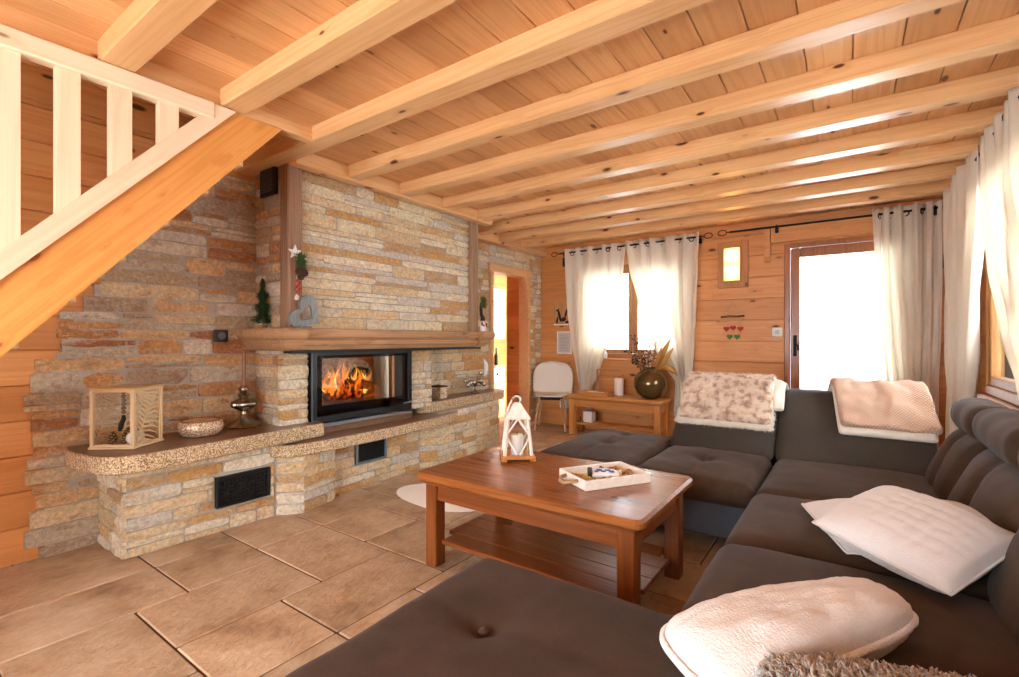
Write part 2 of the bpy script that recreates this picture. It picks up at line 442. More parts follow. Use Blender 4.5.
# board walls
def boards(b, u0, u1, z0, z1, holes, mp, w=.205, th=.03):
    """horizontal boards on a wall; mp(u, d, z) -> world, d into the room"""
    z = z0
    while z < z1 - .02:
        zt = min(z + w, z1); iv = [(u0, u1)]
        cuts = sorted({z, zt} | {q for h in holes for q in (h[2], h[3]) if z < q < zt})
        for za, zb in zip(cuts, cuts[1:]):
            iv = [(u0, u1)]
            for h in holes:
                if h[2] < zb - 1e-4 and h[3] > za + 1e-4:
                    iv = [q for a, c in iv for q in ((a, min(c, h[0])), (max(a, h[1]), c)) if q[1] - q[0] > .01]
            for a, c in iv:
                p, q = Vector(mp(a, 0, za + (.0015 if za == z else 0))), Vector(mp(c, -th, zb - (.0015 if zb == zt else 0)))
                b.box([min(p[i], q[i]) for i in range(3)], [max(p[i], q[i]) for i in range(3)], .004)
        z = zt
WIN1 = (-2.98, -1.58, .95, 2.16); DOOR = (-.58, .46, 0, 2.21)
b = MB(); boards(b, XL - .3, XR + .15, 0, 2.6, [WIN1, DOOR], lambda u, d, z: (u, YB - d, z), .235)
for a, c, z0, z1 in ((XL - .3, WIN1[0], 0, 2.6), (WIN1[0], WIN1[1], 0, WIN1[2]), (WIN1[0], WIN1[1], WIN1[3], 2.6), (WIN1[1], DOOR[0], 0, 2.6), (DOOR[0], DOOR[1], DOOR[3], 2.6), (DOOR[1], XR + .15, 0, 2.6)):
    b.box((a, YB + .031, z0), (c, YB + .16, z1))
tag(b.build('wall_back', M_wallx), 'honey pine board wall with the window and glazed door', 'wall', kind='structure')

WIN2 = (2.25, 4.44, .84, 2.2)
b = MB(); boards(b, YN, YB + .1, 0, 2.6, [WIN2], lambda u, d, z: (XR - d, u, z), .235)
for a, c, z0, z1 in ((YN, WIN2[0], 0, 2.6), (WIN2[0], WIN2[1], 0, WIN2[2]), (WIN2[0], WIN2[1], WIN2[3], 2.6), (WIN2[1], YB + .1, 0, 2.6)):
    b.box((XR + .031, a, z0), (XR + .16, c, z1))
tag(b.build('wall_right', M_wally), 'pine board wall behind the sofa', 'wall', kind='structure')

DW = (4.66, 5.56, 0, 2.12)
b = MB(); boards(b, YN, YB, 0, 3.4, [DW, (1.85, 3.9, 0, 3.5), (-9, 9, 2.5, 3.5)], lambda u, d, z: (XL + d, u, z), .19)
boards(b, YN, 1.84, 2.5, 3.6, [], lambda u, d, z: (XL + d, u, z), .19)
for a, c, z0, z1 in ((YN, DW[0], 0, 2.6), (DW[0], DW[1], DW[3], 2.6), (DW[1], YB, 0, 2.6), (YN, 1.84, 2.6, 3.6)):
    b.box((XL - .12, a, z0), (XL - .031, c, z1))
tag(b.build('wall_left', M_wally), 'pine board wall beside and behind the stair', 'wall', kind='structure')

b = MB()
for lo, hi in (((XL - .1, YN - .12, 0), (XR + .1, YN, .4)), ((XL - .1, YN - .12, 1.85), (XR + .1, YN, 2.6)), ((XL - .1, YN - .12, .4), (-2.5, YN, 1.85)), ((.1, YN - .12, .4), (XR + .1, YN, 1.85)), ((XL - .1, YN - .12, 2.6), (-2.6, YN, 3.6))): b.box(lo, hi, .004)
tag(b.build('wall_near_light_opening', M_wallx), 'unseen pine wall added behind the camera, its opening sized for light', 'wall', kind='structure')  # unseen wall added to control how much sky enters from behind

# unseen enclosure added above the stair opening to block sky light
b = MB(); b.box((XL - .1, YN, 3.5), (-2.6, 1.7, 3.6)); b.box((-2.66, YN, 2.6), (-2.6, 1.7, 3.5)); b.box((XL, 1.6, 2.6), (-2.66, 1.7, 3.5))
tag(b.build('wall_stairwell_light_block', M_wally), 'unseen pine enclosure added above the stair to keep sky light out', 'wall', kind='structure')

# ------------------------------------------------------------------ stone cladding
def courses(b, u0, u1, z0, z1, mp, holes=(), left=None, hmin=.055, hmax=.115, lmin=.14, lmax=.46, dep=.022, rnd=random, gap=.009):
    """ledge stones in courses; mp(u, d, z) -> world with d out of the wall"""
    z = z0
    while z < z1 - .012:
        h = rnd.uniform(hmin, hmax)
        if z + h > z1 - .03: h = z1 - z
        a = u0 if left is None else max(u0, left(z + h / 2) + rnd.uniform(-.07, .05))
        while a < u1 - .01:
            l = rnd.uniform(lmin, lmax) * (1.0 if rnd.random() < .8 else 1.4)
            c = a + l
            if c > u1 - .07: c = u1
            iv = [(a, c)]
            for q in holes:
                if q[2] < z + h - .008 and q[3] > z + .008:
                    iv = [w for p0, p1 in iv for w in ((p0, min(p1, q[0])), (max(p0, q[1]), p1)) if w[1] - w[0] > .015]
            sub = [(z, z + h)]
            if h > .075 and rnd.random() < .28:
                m = z + h * rnd.uniform(.35, .65); sub = [(z, m), (m, z + h)]
            for p0, p1 in iv:
                for s0, s1 in sub: one(b, p0 + gap * .5, p1 - gap * .5, s0 + gap * .45, s1 - gap * .45, mp, dep, rnd)
            a = c
        z += h

def one(b, a, c, z0, z1, mp, dep, rnd):
    n = max(2, int((c - a) / .07) + 1); m = 3
    d0 = rnd.uniform(.35, 1.0) * dep
    ro = min(.006, (z1 - z0) * .16)
    vs = []; ix = {}
    t0, t1, sk = rnd.uniform(-.004, .004), rnd.uniform(-.004, .004), rnd.uniform(-.008, .008)
    for j in range(m + 1):
        for i in range(n + 1):
            u = a + (c - a) * i / n; z = z0 + (z1 - z0) * j / m
            ed = i in (0, n) or j in (0, m)
            dd = d0 + (rnd.uniform(-.004, .004) if not ed else -.005 + rnd.uniform(-.003, .002))
            zz = z + (t0 if j == 0 else t1 if j == m else 0) * sin(i * 1.7 + t0 * 900)
            uu = u + sk * (j / m - .5) * (1 if i in (0, n) else 0)
            if ed and i in (0, n) and j in (0, m): uu += ro * (1 if i == 0 else -1); zz += ro * (1 if j == 0 else -1)
            ix[i, j] = len(vs); vs.append(mp(uu, dd, zz))
    fs = [(ix[i, j], ix[i+1, j], ix[i+1, j+1], ix[i, j+1]) for j in range(m) for i in range(n)]
    rim = [(i, 0) for i in range(n)] + [(n, j) for j in range(m)] + [(i, m) for i in range(n, 0, -1)] + [(0, j) for j in range(m, 0, -1)]
    bk = {}
    for (i, j) in rim:
        bk[i, j] = len(vs); vs.append(mp(a + (c - a) * i / n, -.012, z0 + (z1 - z0) * j / m))
    for p, q in zip(rim, rim[1:] + rim[:1]): fs.append((ix[p], bk[p], bk[q], ix[q]))
    b.add(vs, fs)

r1 = random.Random(21)
mpL = lambda u, d, z: (XL + .012 + d, u, z)
def ragged(z): return .645 if z < .92 else (.645 + (z - .92) * .30 if z < 1.33 else .768 + (z - 1.33) * .60)
b = MB()
courses(b, .3, 1.84, 0, 2.37, mpL, holes=[(.95, 1.9, 0, .50)], left=ragged, rnd=r1)
z = 0
while z < 2.36:      # mortar bed follows the ragged edge
    b.box((XL - .002, ragged(z + .04) + .04, z), (XL + .016, 1.86, min(z + .08, 2.37)), mi=1); z += .08
tag(b.build('wall_left_stone', [M_stone, M_mort]), 'rust coloured ledge stone wall left of the fireplace with ragged edge', 'wall', kind='structure')

b = MB()
courses(b, 3.2, 4.66, .5, 2.36, mpL, rnd=r1)
courses(b, 4.66, 5.56, 2.12, 2.36, mpL, rnd=r1)
courses(b, 5.56, 5.87, 0, 2.36, mpL, lmin=.1, lmax=.2, rnd=r1)
for q in (((3.2, 4.66), (.45, 2.365)), ((4.66, 5.56), (2.12, 2.365)), ((5.56, 5.875), (0, 2.365))):
    b.box((XL - .002, q[0][0], q[1][0]), (XL + .016, q[0][1], q[1][1]), mi=1)
tag(b.build('wall_left_doorway_stone', [M_stonel, M_mort]), 'cream ledge stone around the doorway', 'wall', kind='structure')

# ------------------------------------------------------------------ fireplace
fp = thing('stone_fireplace', (-3.3, 2.8, 0), 'floor to ceiling stone fireplace with aged oak posts and mantel', 'fireplace')
FX = -3.175; Y0, Y1 = 1.81, 3.87
b = MB()
courses(b, Y0 + .10, Y1 - .10, 1.26, 2.43, lambda u, d, z: (FX - .02 + d, u, z), hmin=.05, hmax=.105, lmin=.16, lmax=.55, rnd=r1)
b.box((-3.58, Y0 + .025, 1.12), (FX - .021, Y1 - .02, 2.43), mi=1)
b.build('chimney_breast', [M_stonel, M_mort], fp)
b = MB()
courses(b, -3.595, -3.25, .58, 2.42, lambda u, d, z: (u, Y0 + .02 - d, z), holes=[(-3.48, -3.27, 2.21, 2.43)], lmin=.1, lmax=.25, rnd=r1)
b.box((-3.60, Y0 + .023, .58), (-3.26, Y0 + .06, 2.42), mi=1)
b.build('breast_return', [M_stone, M_mort], fp)
LX = -3.245
for a, c in ((Y0, 2.035), (3.03, 3.31)):
    b = MB()
    courses(b, a, c, .56, 1.10, lambda u, d, z: (LX - .012 + d, u, z), lmin=.12, lmax=.26, rnd=r1)
    if a > 2.5: courses(b, -3.58, LX, .56, 1.10, lambda u, d, z: (-u - 6.82, 3.30 + d * .4, z), lmin=.1, lmax=.25, rnd=r1)
    b.box((-3.59, a + .02, .582), (LX - .014, c - .004, 1.10), mi=1)
    b.build('jamb', [M_stonel, M_mort], fp)
for (a, c) in ((Y0, Y0 + .108), (Y1 - .105, Y1)):
    b = MB(); b.box((-3.245, a, 1.255), (-3.13, c, 2.425), .012); b.build('corner_post', M_oldz, fp)
# mantel: moulded oak beam with blocky carved ends
def mould(b, y0, y1, xf, prof):
    n = len(prof); vs = [(xf + dx, y, z) for y in (y0, y1) for dx, z in prof]
    b.add(vs, [(i, (i + 1) % n, n + (i + 1) % n, n + i) for i in range(n)] + [tuple(reversed(range(n))), tuple(range(n, 2 * n))])
b = MB()
mould(b, Y0 - .02, Y1 + .02, -3.06, [(-.5, 1.122), (-.06, 1.122), (-.045, 1.15), (-.03, 1.16), (-.03, 1.19), (0, 1.215), (.005, 1.235), (.005, 1.27), (-.01, 1.275), (-.5, 1.275)])
mt = b.build('mantel', M_old, fp)
for (a, c, s) in ((1.75, 1.875, -1), (3.80, 3.93, 1)):
    b = MB()
    prof = [(-.06, 1.118), (-.03, 1.128), (.0, 1.16), (.02, 1.195), (.045, 1.205), (.055, 1.225), (.055, 1.262), (.04, 1.276)]
    vs = []; n = len(prof)
    for dx, z in prof:
        k = dx * .9
        ya, yc = (a - k - .01, c + k * .25) if s < 0 else (a - k * .25, c + k + .01)
        vs += [(-3.60, ya, z), (-3.06 + dx, ya, z), (-3.06 + dx, yc, z), (-3.60, yc, z)]
    fs = [(4 * i + j, 4 * i + (j + 1) % 4, 4 * i + 4 + (j + 1) % 4, 4 * i + 4 + j) for i in range(n - 1) for j in range(4)] + [(3, 2, 1, 0), tuple(4 * n - 4 + j for j in range(4))]
    b.add(vs, fs); b.build('corbel', M_old, mt)
b = MB(); b.box((-3.14, Y0, 1.10), (-3.10, Y1, 1.121), .004); b.box((-3.5, Y0 + .04, 1.10), (-3.14, Y1 - .06, 1.121)); b.build('mantel_shadow_strip', M_matte, fp)  # black strip standing in for the shadow line under the mantel
b = MB(); b.box((-3.475, Y0 - .018, 2.215), (-3.275, Y0 + .01, 2.42), .006)
av = b.build('air_vent', M_matte, fp)
b = MB()
for i in range(9): b.box((-3.45, Y0 - .025, 2.24 + i * .018), (-3.30, Y0 - .0165, 2.249 + i * .018), .002)
b.build('louvre', plain('grey vent slats', '#4a4a48', .5), av)
# chimney body behind the insert
b = MB(); b.box((XL - .03, Y0 + .06, .0), (-3.60, 3.26, 2.45)); b.build('rear_masonry', M_mort, fp)

# insert
ins = thing('fireplace_insert', (-3.3, 2.53, .55), 'black wood burning insert with a wide glass door', 'fireplace insert')
b = MB(); IX = -3.215
ya, yb, za, zb = 2.04, 3.025, .555, 1.105
for lo, hi in (((IX - .06, ya, za), (IX, ya + .045, zb)), ((IX - .06, yb - .045, za), (IX, yb, zb)), ((IX - .06, ya + .045, zb - .03), (IX, yb - .045, zb)), ((IX - .06, ya + .045, za + .02), (IX, yb - .045, za + .07))):
    b.box(lo, hi, .004)
b.build('frame', M_black, ins)
b = MB(); b.box((-3.49, ya - .004, .4905), (IX - .004, yb + .004, .539), .004); b.build('plinth', M_slab, ins)
b = MB(); b.box((IX - .05, ya + .01, za - .015), (IX + .012, yb - .005, za + .015), .004); b.build('lower_trim', M_steel, ins)
b = MB(); gx = IX - .012
ga, gb, gz0, gz1 = ya + .045, yb - .045, za + .07, zb - .03
for lo, hi in (((gx - .01, ga, gz0), (gx, ga + .045, gz1)), ((gx - .01, gb - .03, gz0), (gx, gb, gz1)), ((gx - .01, ga + .045, gz1 - .022), (gx, gb - .03, gz1)), ((gx - .01, ga + .045, gz0), (gx, gb - .03, gz0 + .075))):
    b.box(lo, hi, .001)
dr = b.build('glass_door', M_fglass, ins)
b = MB(); b.box((gx - .006, ga + .04, gz0 + .07), (gx - .002, gb - .025, gz1 - .018)); b.build('pane', M_stove, dr)
b = MB(); b.tube([(IX + .012, gb - .07, gz0 + .012), (IX + .022, gb - .01, gz0 + .018), (IX + .02, gb + .03, gz0 + .022)], .006); b.build('handle', M_steel, dr)
M_lin = plain('sooty firebrick', '#3b342f', .9); M_ash = plain('wood ash', '#6e655c', .95)
b = MB()
b.box((-3.595, ya + .05, .6), (-3.58, yb - .05, 1.09)); b.box((-3.58, ya + .03, .6), (-3.28, ya + .05, 1.09)); b.box((-3.58, yb - .05, .6), (-3.28, yb - .03, 1.09)); b.box((-3.58, ya + .05, 1.07), (-3.28, yb - .05, 1.09)); b.box((-3.58, ya + .05, .58), (-3.24, yb - .05, .66))
b.build('firebox_lining', M_lin, ins)
b = MB(); b.grid(lambda u, v: (-3.575 + .29 * v, ya + .07 + .85 * u, .664 + .03 * mnoise.noise((u * 6, v * 4, 0)) + .02 * sin(pi * v)), 30, 12)
b.build('ash_bed', M_ash, ins, True)

def barkmat():
    m = Mat('burning bark'); co = m.coord()
    a = m.n('TexNoise', Vector=co, Scale=22.0, Detail=5.0, Roughness=.7)
    e = m.n('MapRange', Value=a, From_Min=.5, From_Max=.62, To_Min=0.0, To_Max=1.0)
    return m.bsdf(Base_Color=m.mix(a, C('#120c09'), C('#4c3527')), Roughness=.9, Emission_Color=C('#ff5a12'), Emission_Strength=m.math('MULTIPLY', e, .9))
M_bark = barkmat()
def log(y0, x0, z0, y1, x1, z1, r, label):
    b = MB(); n = 9; pts = []; rr = []
    for i in range(n):
        t = i / (n - 1); pts.append((x0 + (x1 - x0) * t, y0 + (y1 - y0) * t, z0 + (z1 - z0) * t + .008 * sin(i * 2.1))); rr.append(r * (1 + .12 * sin(i * 1.9 + y0 * 9)))
    b.tube(pts, rr, 12); o = b.build('burning_log', M_bark, smooth=True, angle=50)
    tag(o, label, 'log', 'logs burning in the insert')
log(2.16, -3.40, .725, 2.55, -3.43, .735, .048, 'burning log lying along the front of the fire')
log(2.34, -3.50, .735, 2.86, -3.50, .74, .052, 'burning log lying at the back of the fire')
log(2.34, -3.50, .84, 2.66, -3.36, .81, .042, 'burning log leaning across the top of the fire')
FL = [glow('deep orange flame', '#ff5a0c', .8), glow('orange flame', '#ff8a1e', 1.2), glow('yellow flame', '#ffc860', 1.7)]
b = MB(); rf = random.Random(8)
for i in range(60):
    y = rf.uniform(2.18, 2.70); x = rf.uniform(-3.5, -3.36); h = rf.uniform(.05, .21) * (1.15 - abs(y - 2.48)); w = rf.uniform(.006, .018); ph = rf.uniform(0, 6)
    z0 = .73 + rf.uniform(0, .09); n = 8
    b.tube([(x + .012 * sin(ph + t * 4), y + .035 * sin(ph + t * 3.5) * t, z0 + h * t) for t in [k / n for k in range(n + 1)]], [max(.001, w * (sin(pi * min(1, k / n * .8 + .2)) ** .8) * (1 - (k / n) ** 2)) for k in range(n + 1)], 6, mi=rf.choice((0, 1, 1, 2)))
tag(b.build('flame', FL, smooth=True), 'orange flames rising from the logs behind the stove glass', 'fire', kind='stuff')

# ------------------------------------------------------------------ hearth bench
hb = thing('hearth_bench', (-3.3, 2.7, 0), 'long low stone hearth bench with granite seat slabs', 'hearth')
fpth = [(-3.61, .905), (-3.205, .905), (-3.17, 1.74), (-3.055, 1.885), (-3.13, 2.18), (-3.225, 2.2), (-3.245, 3.15), (-3.17, 3.32), (-3.22, 3.95), (-3.33, 4.5), (-3.61, 4.62)]
b = MB()
for k, (p, q) in enumerate(zip(fpth, fpth[1:])):
    p, q = Vector(p), Vector(q); L = (q - p).length; e = (q - p) / L; nn = Vector((e.y, -e.x))
    zt = .496 if k in (0, 1, 8, 9) or k == 7 else .407
    hol = [(1.37 - .905 + .0, 1.705 - .905, .155, .35)] if k == 1 else [(2.43 - 2.2, 2.735 - 2.2, .19, .375)] if k == 5 else []
    courses(b, 0, L, 0, zt, lambda u, d, z, p=p, e=e, nn=nn: (p.x + e.x * u + nn.x * (d - .015), p.y + e.y * u + nn.y * (d - .015), z), holes=hol, lmin=.12, lmax=.36, hmin=.05, hmax=.105, rnd=r1)
core = [(x - .018 if 0 < i < len(fpth) - 1 else x, y + (.018 if i < 2 else 0) - (.02 if i > 8 else 0)) for i, (x, y) in enumerate(fpth)]
b.prism(core, 0, .406, mi=1)
b.prism([(-3.61, .925), (-3.223, .925), (-3.19, 1.72), (-3.61, 1.72)], .406, .496, mi=1)
b.prism([(-3.61, 3.34), (-3.2, 3.34), (-3.24, 3.95), (-3.35, 4.49), (-3.61, 4.6)], .406, .496, mi=1)
b.build('stone_base', [M_stonel, M_mort], hb)
def rounded(poly, rad, n=5):
    o = []; m = len(poly)
    for i in range(m):
        r = rad[i] if isinstance(rad, (list, tuple)) else rad
        p, a, c = Vector(poly[i]), Vector(poly[i-1]), Vector(poly[(i+1) % m])
        if r <= 0: o.append(tuple(p)); continue
        d1, d2 = (a - p), (c - p); r1_, r2_ = min(r, d1.length * .45), min(r, d2.length * .45)
        s, t = p + d1.normalized() * r1_, p + d2.normalized() * r2_
        for k in range(n + 1):
            w = k / n; o.append(tuple(s * (1 - w) ** 2 + p * 2 * w * (1 - w) + t * w ** 2))
    return o
sl = rounded([(-3.61, .765), (-3.44, .74), (-3.11, .80), (-3.035, .93), (-3.06, 1.4), (-3.12, 2.085), (-3.6, 2.10)], [0, .1, .1, .12, .3, .02, 0])
b = MB(); b.prism(sl, .497, .592, .008, 0, 1); b.build('seat_slab', [M_slab, M_edge], hb)
sl = rounded([(-3.5, 1.70), (-3.12, 1.70), (-3.02, 1.80), (-2.995, 2.3), (-3.03, 2.95), (-3.10, 3.50), (-3.22, 3.66), (-3.5, 3.66)], [0, .1, .12, .4, .4, .2, .15, 0])
b = MB(); b.prism(sl, .408, .490, .008, 0, 1); b.build('seat_slab', [M_slab, M_edge], hb)
sl = rounded([(-3.61, 3.33), (-3.33, 3.18), (-3.265, 3.30), (-3.31, 3.75), (-3.36, 4.15), (-3.33, 4.58), (-3.42, 4.72), (-3.6, 4.72)], [0, .08, .12, .3, .3, .15, .1, 0])
b = MB(); b.prism(sl, .497, .592, .008, 0, 1); b.build('seat_slab', [M_slab, M_edge], hb)
def grille(name, y0, y1, z0, z1, x, fm, lab=None):
    b = MB(); t = .016
    b.box((x - .02, y0, z0), (x + .012, y0 + t, z1), .003); b.box((x - .02, y1 - t, z0), (x + .012, y1, z1), .003)
    b.box((x - .02, y0 + t, z0), (x + .012, y1 - t, z0 + t), .003); b.box((x - .02, y0 + t, z1 - t), (x + .012, y1 - t, z1), .003)
    o = b.build(name, fm, hb)
    b = MB(); b.box((x - .02, y0 + t, z0 + t), (x - .008, y1 - t, z1 - t))
    n = 7
    for i in range(n):
        zz = z0 + t + (z1 - z0 - 2 * t) * (i + .5) / n
        b.box((x - .01, y0 + t, zz - .004), (x + .004, y1 - t, zz + .004), .002)
    for i in range(12):
        yy = y0 + t + (y1 - y0 - 2 * t) * (i + .5) / 12
        b.box((x - .01, yy - .0035, z0 + t), (x + .002, yy + .0035, z1 - t), .001)
    b.build('mesh_panel', M_matte, o)
    return o
grille('vent_grille', 1.37, 1.705, .158, .347, -3.175, M_matte)
grille('vent_grille', 2.43, 2.735, .193, .372, -3.222, plain('grey blue metal', '#7f8a92', .4, .6))

# ------------------------------------------------------------------ windows, door, trims
# window in the back wall: two casements
b = MB(); x0, x1, z0, z1 = WIN1
wy = YB + .05
for lo, hi in (((x0, wy, z0), (x0 + .06, wy + .07, z1)), ((x1 - .06, wy, z0), (x1, wy + .07, z1)), ((x0 + .06, wy, z1 - .06), (x1 - .06, wy + .07, z1)), ((x0 + .06, wy, z0), (x1 - .06, wy + .07, z0 + .06))):
    b.box(lo, hi, .005)
wn = tag(b.build('window_1', M_win), 'two light timber window in the back wall behind cream curtains', 'window', kind='structure')
xm = -2.27
for a, c in ((x0 + .062, xm - .004), (xm + .004, x1 - .062)):
    b = MB(); t = .055; a0, c0, d0, d1 = a, c, z0 + .062, z1 - .062
    for lo, hi in (((a0, wy - .012, d0), (a0 + t, wy + .045, d1)), ((c0 - t, wy - .012, d0), (c0, wy + .045, d1)), ((a0 + t, wy - .012, d1 - t), (c0 - t, wy + .045, d1)), ((a0 + t, wy - .012, d0), (c0 - t, wy + .045, d0 + t))):
        b.box(lo, hi, .006)
    sh = b.build('sash', M_win, wn)
    b = MB(); b.box((a0 + t - .004, wy + .012, d0 + t - .004), (c0 - t + .004, wy + .02, d1 - t + .004)); b.build('pane', M_glass, sh)
b = MB(); b.box((x0 - .03, YB - .05, z0 - .03), (x1 + .03, wy + .02, z0 - .002), .008); b.build('sill', M_wallx, wn)

# glazed door
b = MB(); x0, x1, _, z1 = DOOR; dy = YB + .0
for lo, hi in (((x0, dy - .01, 0), (x0 + .055, dy + .08, z1)), ((x1 - .055, dy - .01, 0), (x1, dy + .08, z1)), ((x0 + .055, dy - .01, z1 - .05), (x1 - .055, dy + .08, z1))):
    b.box(lo, hi, .006)
dd = tag(b.build('door_1', M_door), 'brown timber framed glazed garden door in the back wall', 'door', kind='structure')
b = MB(); a0, c0, d0, d1 = x0 + .058, x1 - .058, .012, z1 - .053; t = .085
for lo, hi in (((a0, dy + .005, d0), (a0 + t, dy + .065, d1)), ((c0 - t, dy + .005, d0), (c0, dy + .065, d1)), ((a0 + t, dy + .005, d1 - .10), (c0 - t, dy + .065, d1)), ((a0 + t, dy + .005, d0), (c0 - t, dy + .065, d0 + .14))):
    b.box(lo, hi, .008)
lf = b.build('leaf', M_door, dd)
b = MB(); b.box((a0 + t - .005, dy + .03, d0 + .135), (c0 - t + .005, dy + .04, d1 - .095)); b.build('pane', M_glass, lf)
b = MB(); hx = a0 + .04
b.box((hx - .016, dy - .004, 1.02), (hx + .016, dy + .006, 1.24), .004); b.tube([(hx, dy, 1.16), (hx, dy - .045, 1.16), (hx + .012, dy - .05, 1.155), (hx + .03, dy - .05, 1.13), (hx + .03, dy - .05, 1.08)], .009)
b.build('handle', M_matte, lf)
# timber pelmet board above the door with a bracket
b = MB(); b.box((-.70, YB - .075, 2.225), (.70, YB - .002, 2.395), .006)
tr = tag(b.build('trim_1', M_wallx), 'pale pine pelmet board above the glazed door', 'trim', kind='structure')
b = MB(); mould_pts = [(-.082, 2.395), (-.082, 2.20), (-.06, 2.16), (-.05, 2.08), (-.02, 2.04), (0, 2.03), (0, 2.395)]
n = len(mould_pts); vs = [(x, YB - .002 + y, z) for x in (-.765, -.705) for y, z in mould_pts]
b.add(vs, [(i, (i + 1) % n, n + (i + 1) % n, n + i) for i in range(n)] + [tuple(reversed(range(n))), tuple(range(n, 2 * n))]); b.build('bracket', M_wallx, tr)

# window in the right wall
y0, y1, z0, z1 = WIN2; wx = XR + .005
b = MB()
for lo, hi in (((wx - .03, y0, z0), (wx + .07, y0 + .04, z1)), ((wx - .03, y1 - .04, z0), (wx + .07, y1, z1)), ((wx - .03, y0 + .04, z1 - .04), (wx + .07, y1 - .04, z1)), ((wx - .03, y0 + .04, z0), (wx + .07, y1 - .04, z0 + .06))):
    b.box(lo, hi, .006)
wn = tag(b.build('window_2', M_win), 'wide timber window in the right wall above the sofa', 'window', kind='structure')
ym = (y0 + y1) / 2
for a, c in ((y0 + .042, ym - .004), (ym + .004, y1 - .042)):
    b = MB(); t = .055; d0, d1 = z0 + .062, z1 - .042
    for lo, hi in (((wx - .02, a, d0), (wx + .04, a + t, d1)), ((wx - .02, c - t, d0), (wx + .04, c, d1)), ((wx - .02, a + t, d1 - t), (wx + .04, c - t, d1)), ((wx - .02, a + t, d0), (wx + .04, c - t, d0 + t))):
        b.box(lo, hi, .006)
    sh = b.build('sash', M_win, wn)
    b = MB(); b.box((wx + .006, a + t - .004, d0 + t - .004), (wx + .014, c - t + .004, d1 - t + .004)); b.build('pane', M_glass, sh)
b = MB(); b.box((XR - .06, y0 - .03, z0 - .04), (wx + .02, y1 + .03, z0 - .002), .01); b.build('sill', M_win, wn)

# timber casing of the doorway in the stone wall
b = MB(); y0, y1, _, z1 = DW; cx0, cx1 = XL - .12, XL + .05
b.box((cx0, y0, 0), (cx1, y0 + .07, z1 - .09), .008); b.box((cx0, y1 - .05, 0), (cx1, y1, z1 - .09), .008); b.box((cx0, y0 - .03, z1 - .09), (cx1 + .01, y1 + .03, z1 + .01), .01)
tr = tag(b.build('trim_2', M_beamy), 'pine casing of the doorway beside the fireplace', 'trim', kind='structure')
b = MB(); pr = [(0, z1 - .09), (-.13, z1 - .09), (-.115, z1 - .12), (-.06, z1 - .17), (-.045, z1 - .24), (-.02, z1 - .30), (0, z1 - .32)]
n = len(pr); vs = [(x, y1 - .05 + y, z) for x in (cx1 - .06, cx1 + .005) for y, z in pr]
b.add(vs, [(i, (i + 1) % n, n + (i + 1) % n, n + i) for i in range(n)] + [tuple(reversed(range(n))), tuple(range(n, 2 * n))]); b.build('bracket', M_beamy, tr)

# the passage seen through the doorway
b = MB(); boards(b, -4.02, XL - .13, 0, 2.5, [], lambda u, d, z: (u, 5.60 - d, z), .19); b.box((-4.02, 5.632, 0), (XL - .13, 5.68, 2.5))
tag(b.build('wall_passage', M_wallx), 'pine return wall inside the doorway', 'wall', kind='structure')
b = MB(); boards(b, 4.2, 6.9, 0, 2.6, [], lambda u, d, z: (-4.72 + d, u, z), .19); b.box((-4.8, 4.2, 0), (-4.752, 6.9, 2.6))
tag(b.build('wall_passage_far', M_wally), 'pine wall at the far side of the passage', 'wall', kind='structure')

b = MB(); b.box((-4.8, 4.2, 2.42), (XL - .121, 6.75, 2.5), .004); tag(b.build('ceiling_passage_light_block', M_wally), 'unseen pine ceiling added over the passage to limit its light', 'ceiling', kind='structure')  # added out of view to cut the sky light in the passage

b = MB(); boards(b, -4.72, XL - .121, 0, 2.42, [], lambda u, d, z: (u, 4.2 + d, z), .19); b.box((-4.75, 4.1, 0), (XL - .121, 4.169, 2.5)); b.box((-4.75, 6.9, 0), (XL - .121, 7.0, 2.5)); tag(b.build('wall_passage_light_block', M_wallx), 'pine end walls added to shut daylight out of the passage', 'wall', kind='structure')  # both ends closed only to darken the passage

# garden outside
b = MB(); b.grid(lambda u, v: (-14 + 30 * u, YB + .5 + 24 * v, -.12 + 2.6 * v * v + .25 * mnoise.noise((u * 6, v * 6, 3))), 40, 40)
tag(b.build('ground_outside', plain('snow', '#f2f4f6', .9), smooth=True), 'snow covered garden slope outside the door', 'ground', kind='structure')

# ------------------------------------------------------------------ stair
st = thing('staircase', (-3.1, .3, 0), 'steep open pine stair rising along the stone wall', 'stairs')
SL = 1.125
def zs(y): return 1.425 + SL * (y - .378)
def slab_yz(b, x0, x1, pts, bev=0):
    n = len(pts); vs = [(x, y, z) for x in (x0, x1) for y, z in pts]
    b.add(vs, [(i, n + i, n + (i + 1) % n, (i + 1) % n) for i in range(n)] + [tuple(range(n)), tuple(reversed(range(n, 2 * n)))])
yb0 = .378 - 1.425 / SL
for xa, xb in ((-2.765, -2.655), (-3.585, -3.54)):
    b = MB()
    yt = .378 + (2.395 - 1.425) / SL; yl = .378 + (2.395 - 1.137) / SL
    slab_yz(b, xa, xb, [(yb0, .001), (yb0 + .27, .001), (yl, 2.395), (yt, 2.395)]); b.build('stringer', M_string, st)
k = 0
while True:
    z = .2 + k * .2
    if z > 2.25: break
    y = .378 + (z - 1.425) / SL + .02
    b = MB(); b.box((-3.54, y, z - .04), (-2.765, y + .25, z), .006); b.build('tread', M_pale, st); k += 1

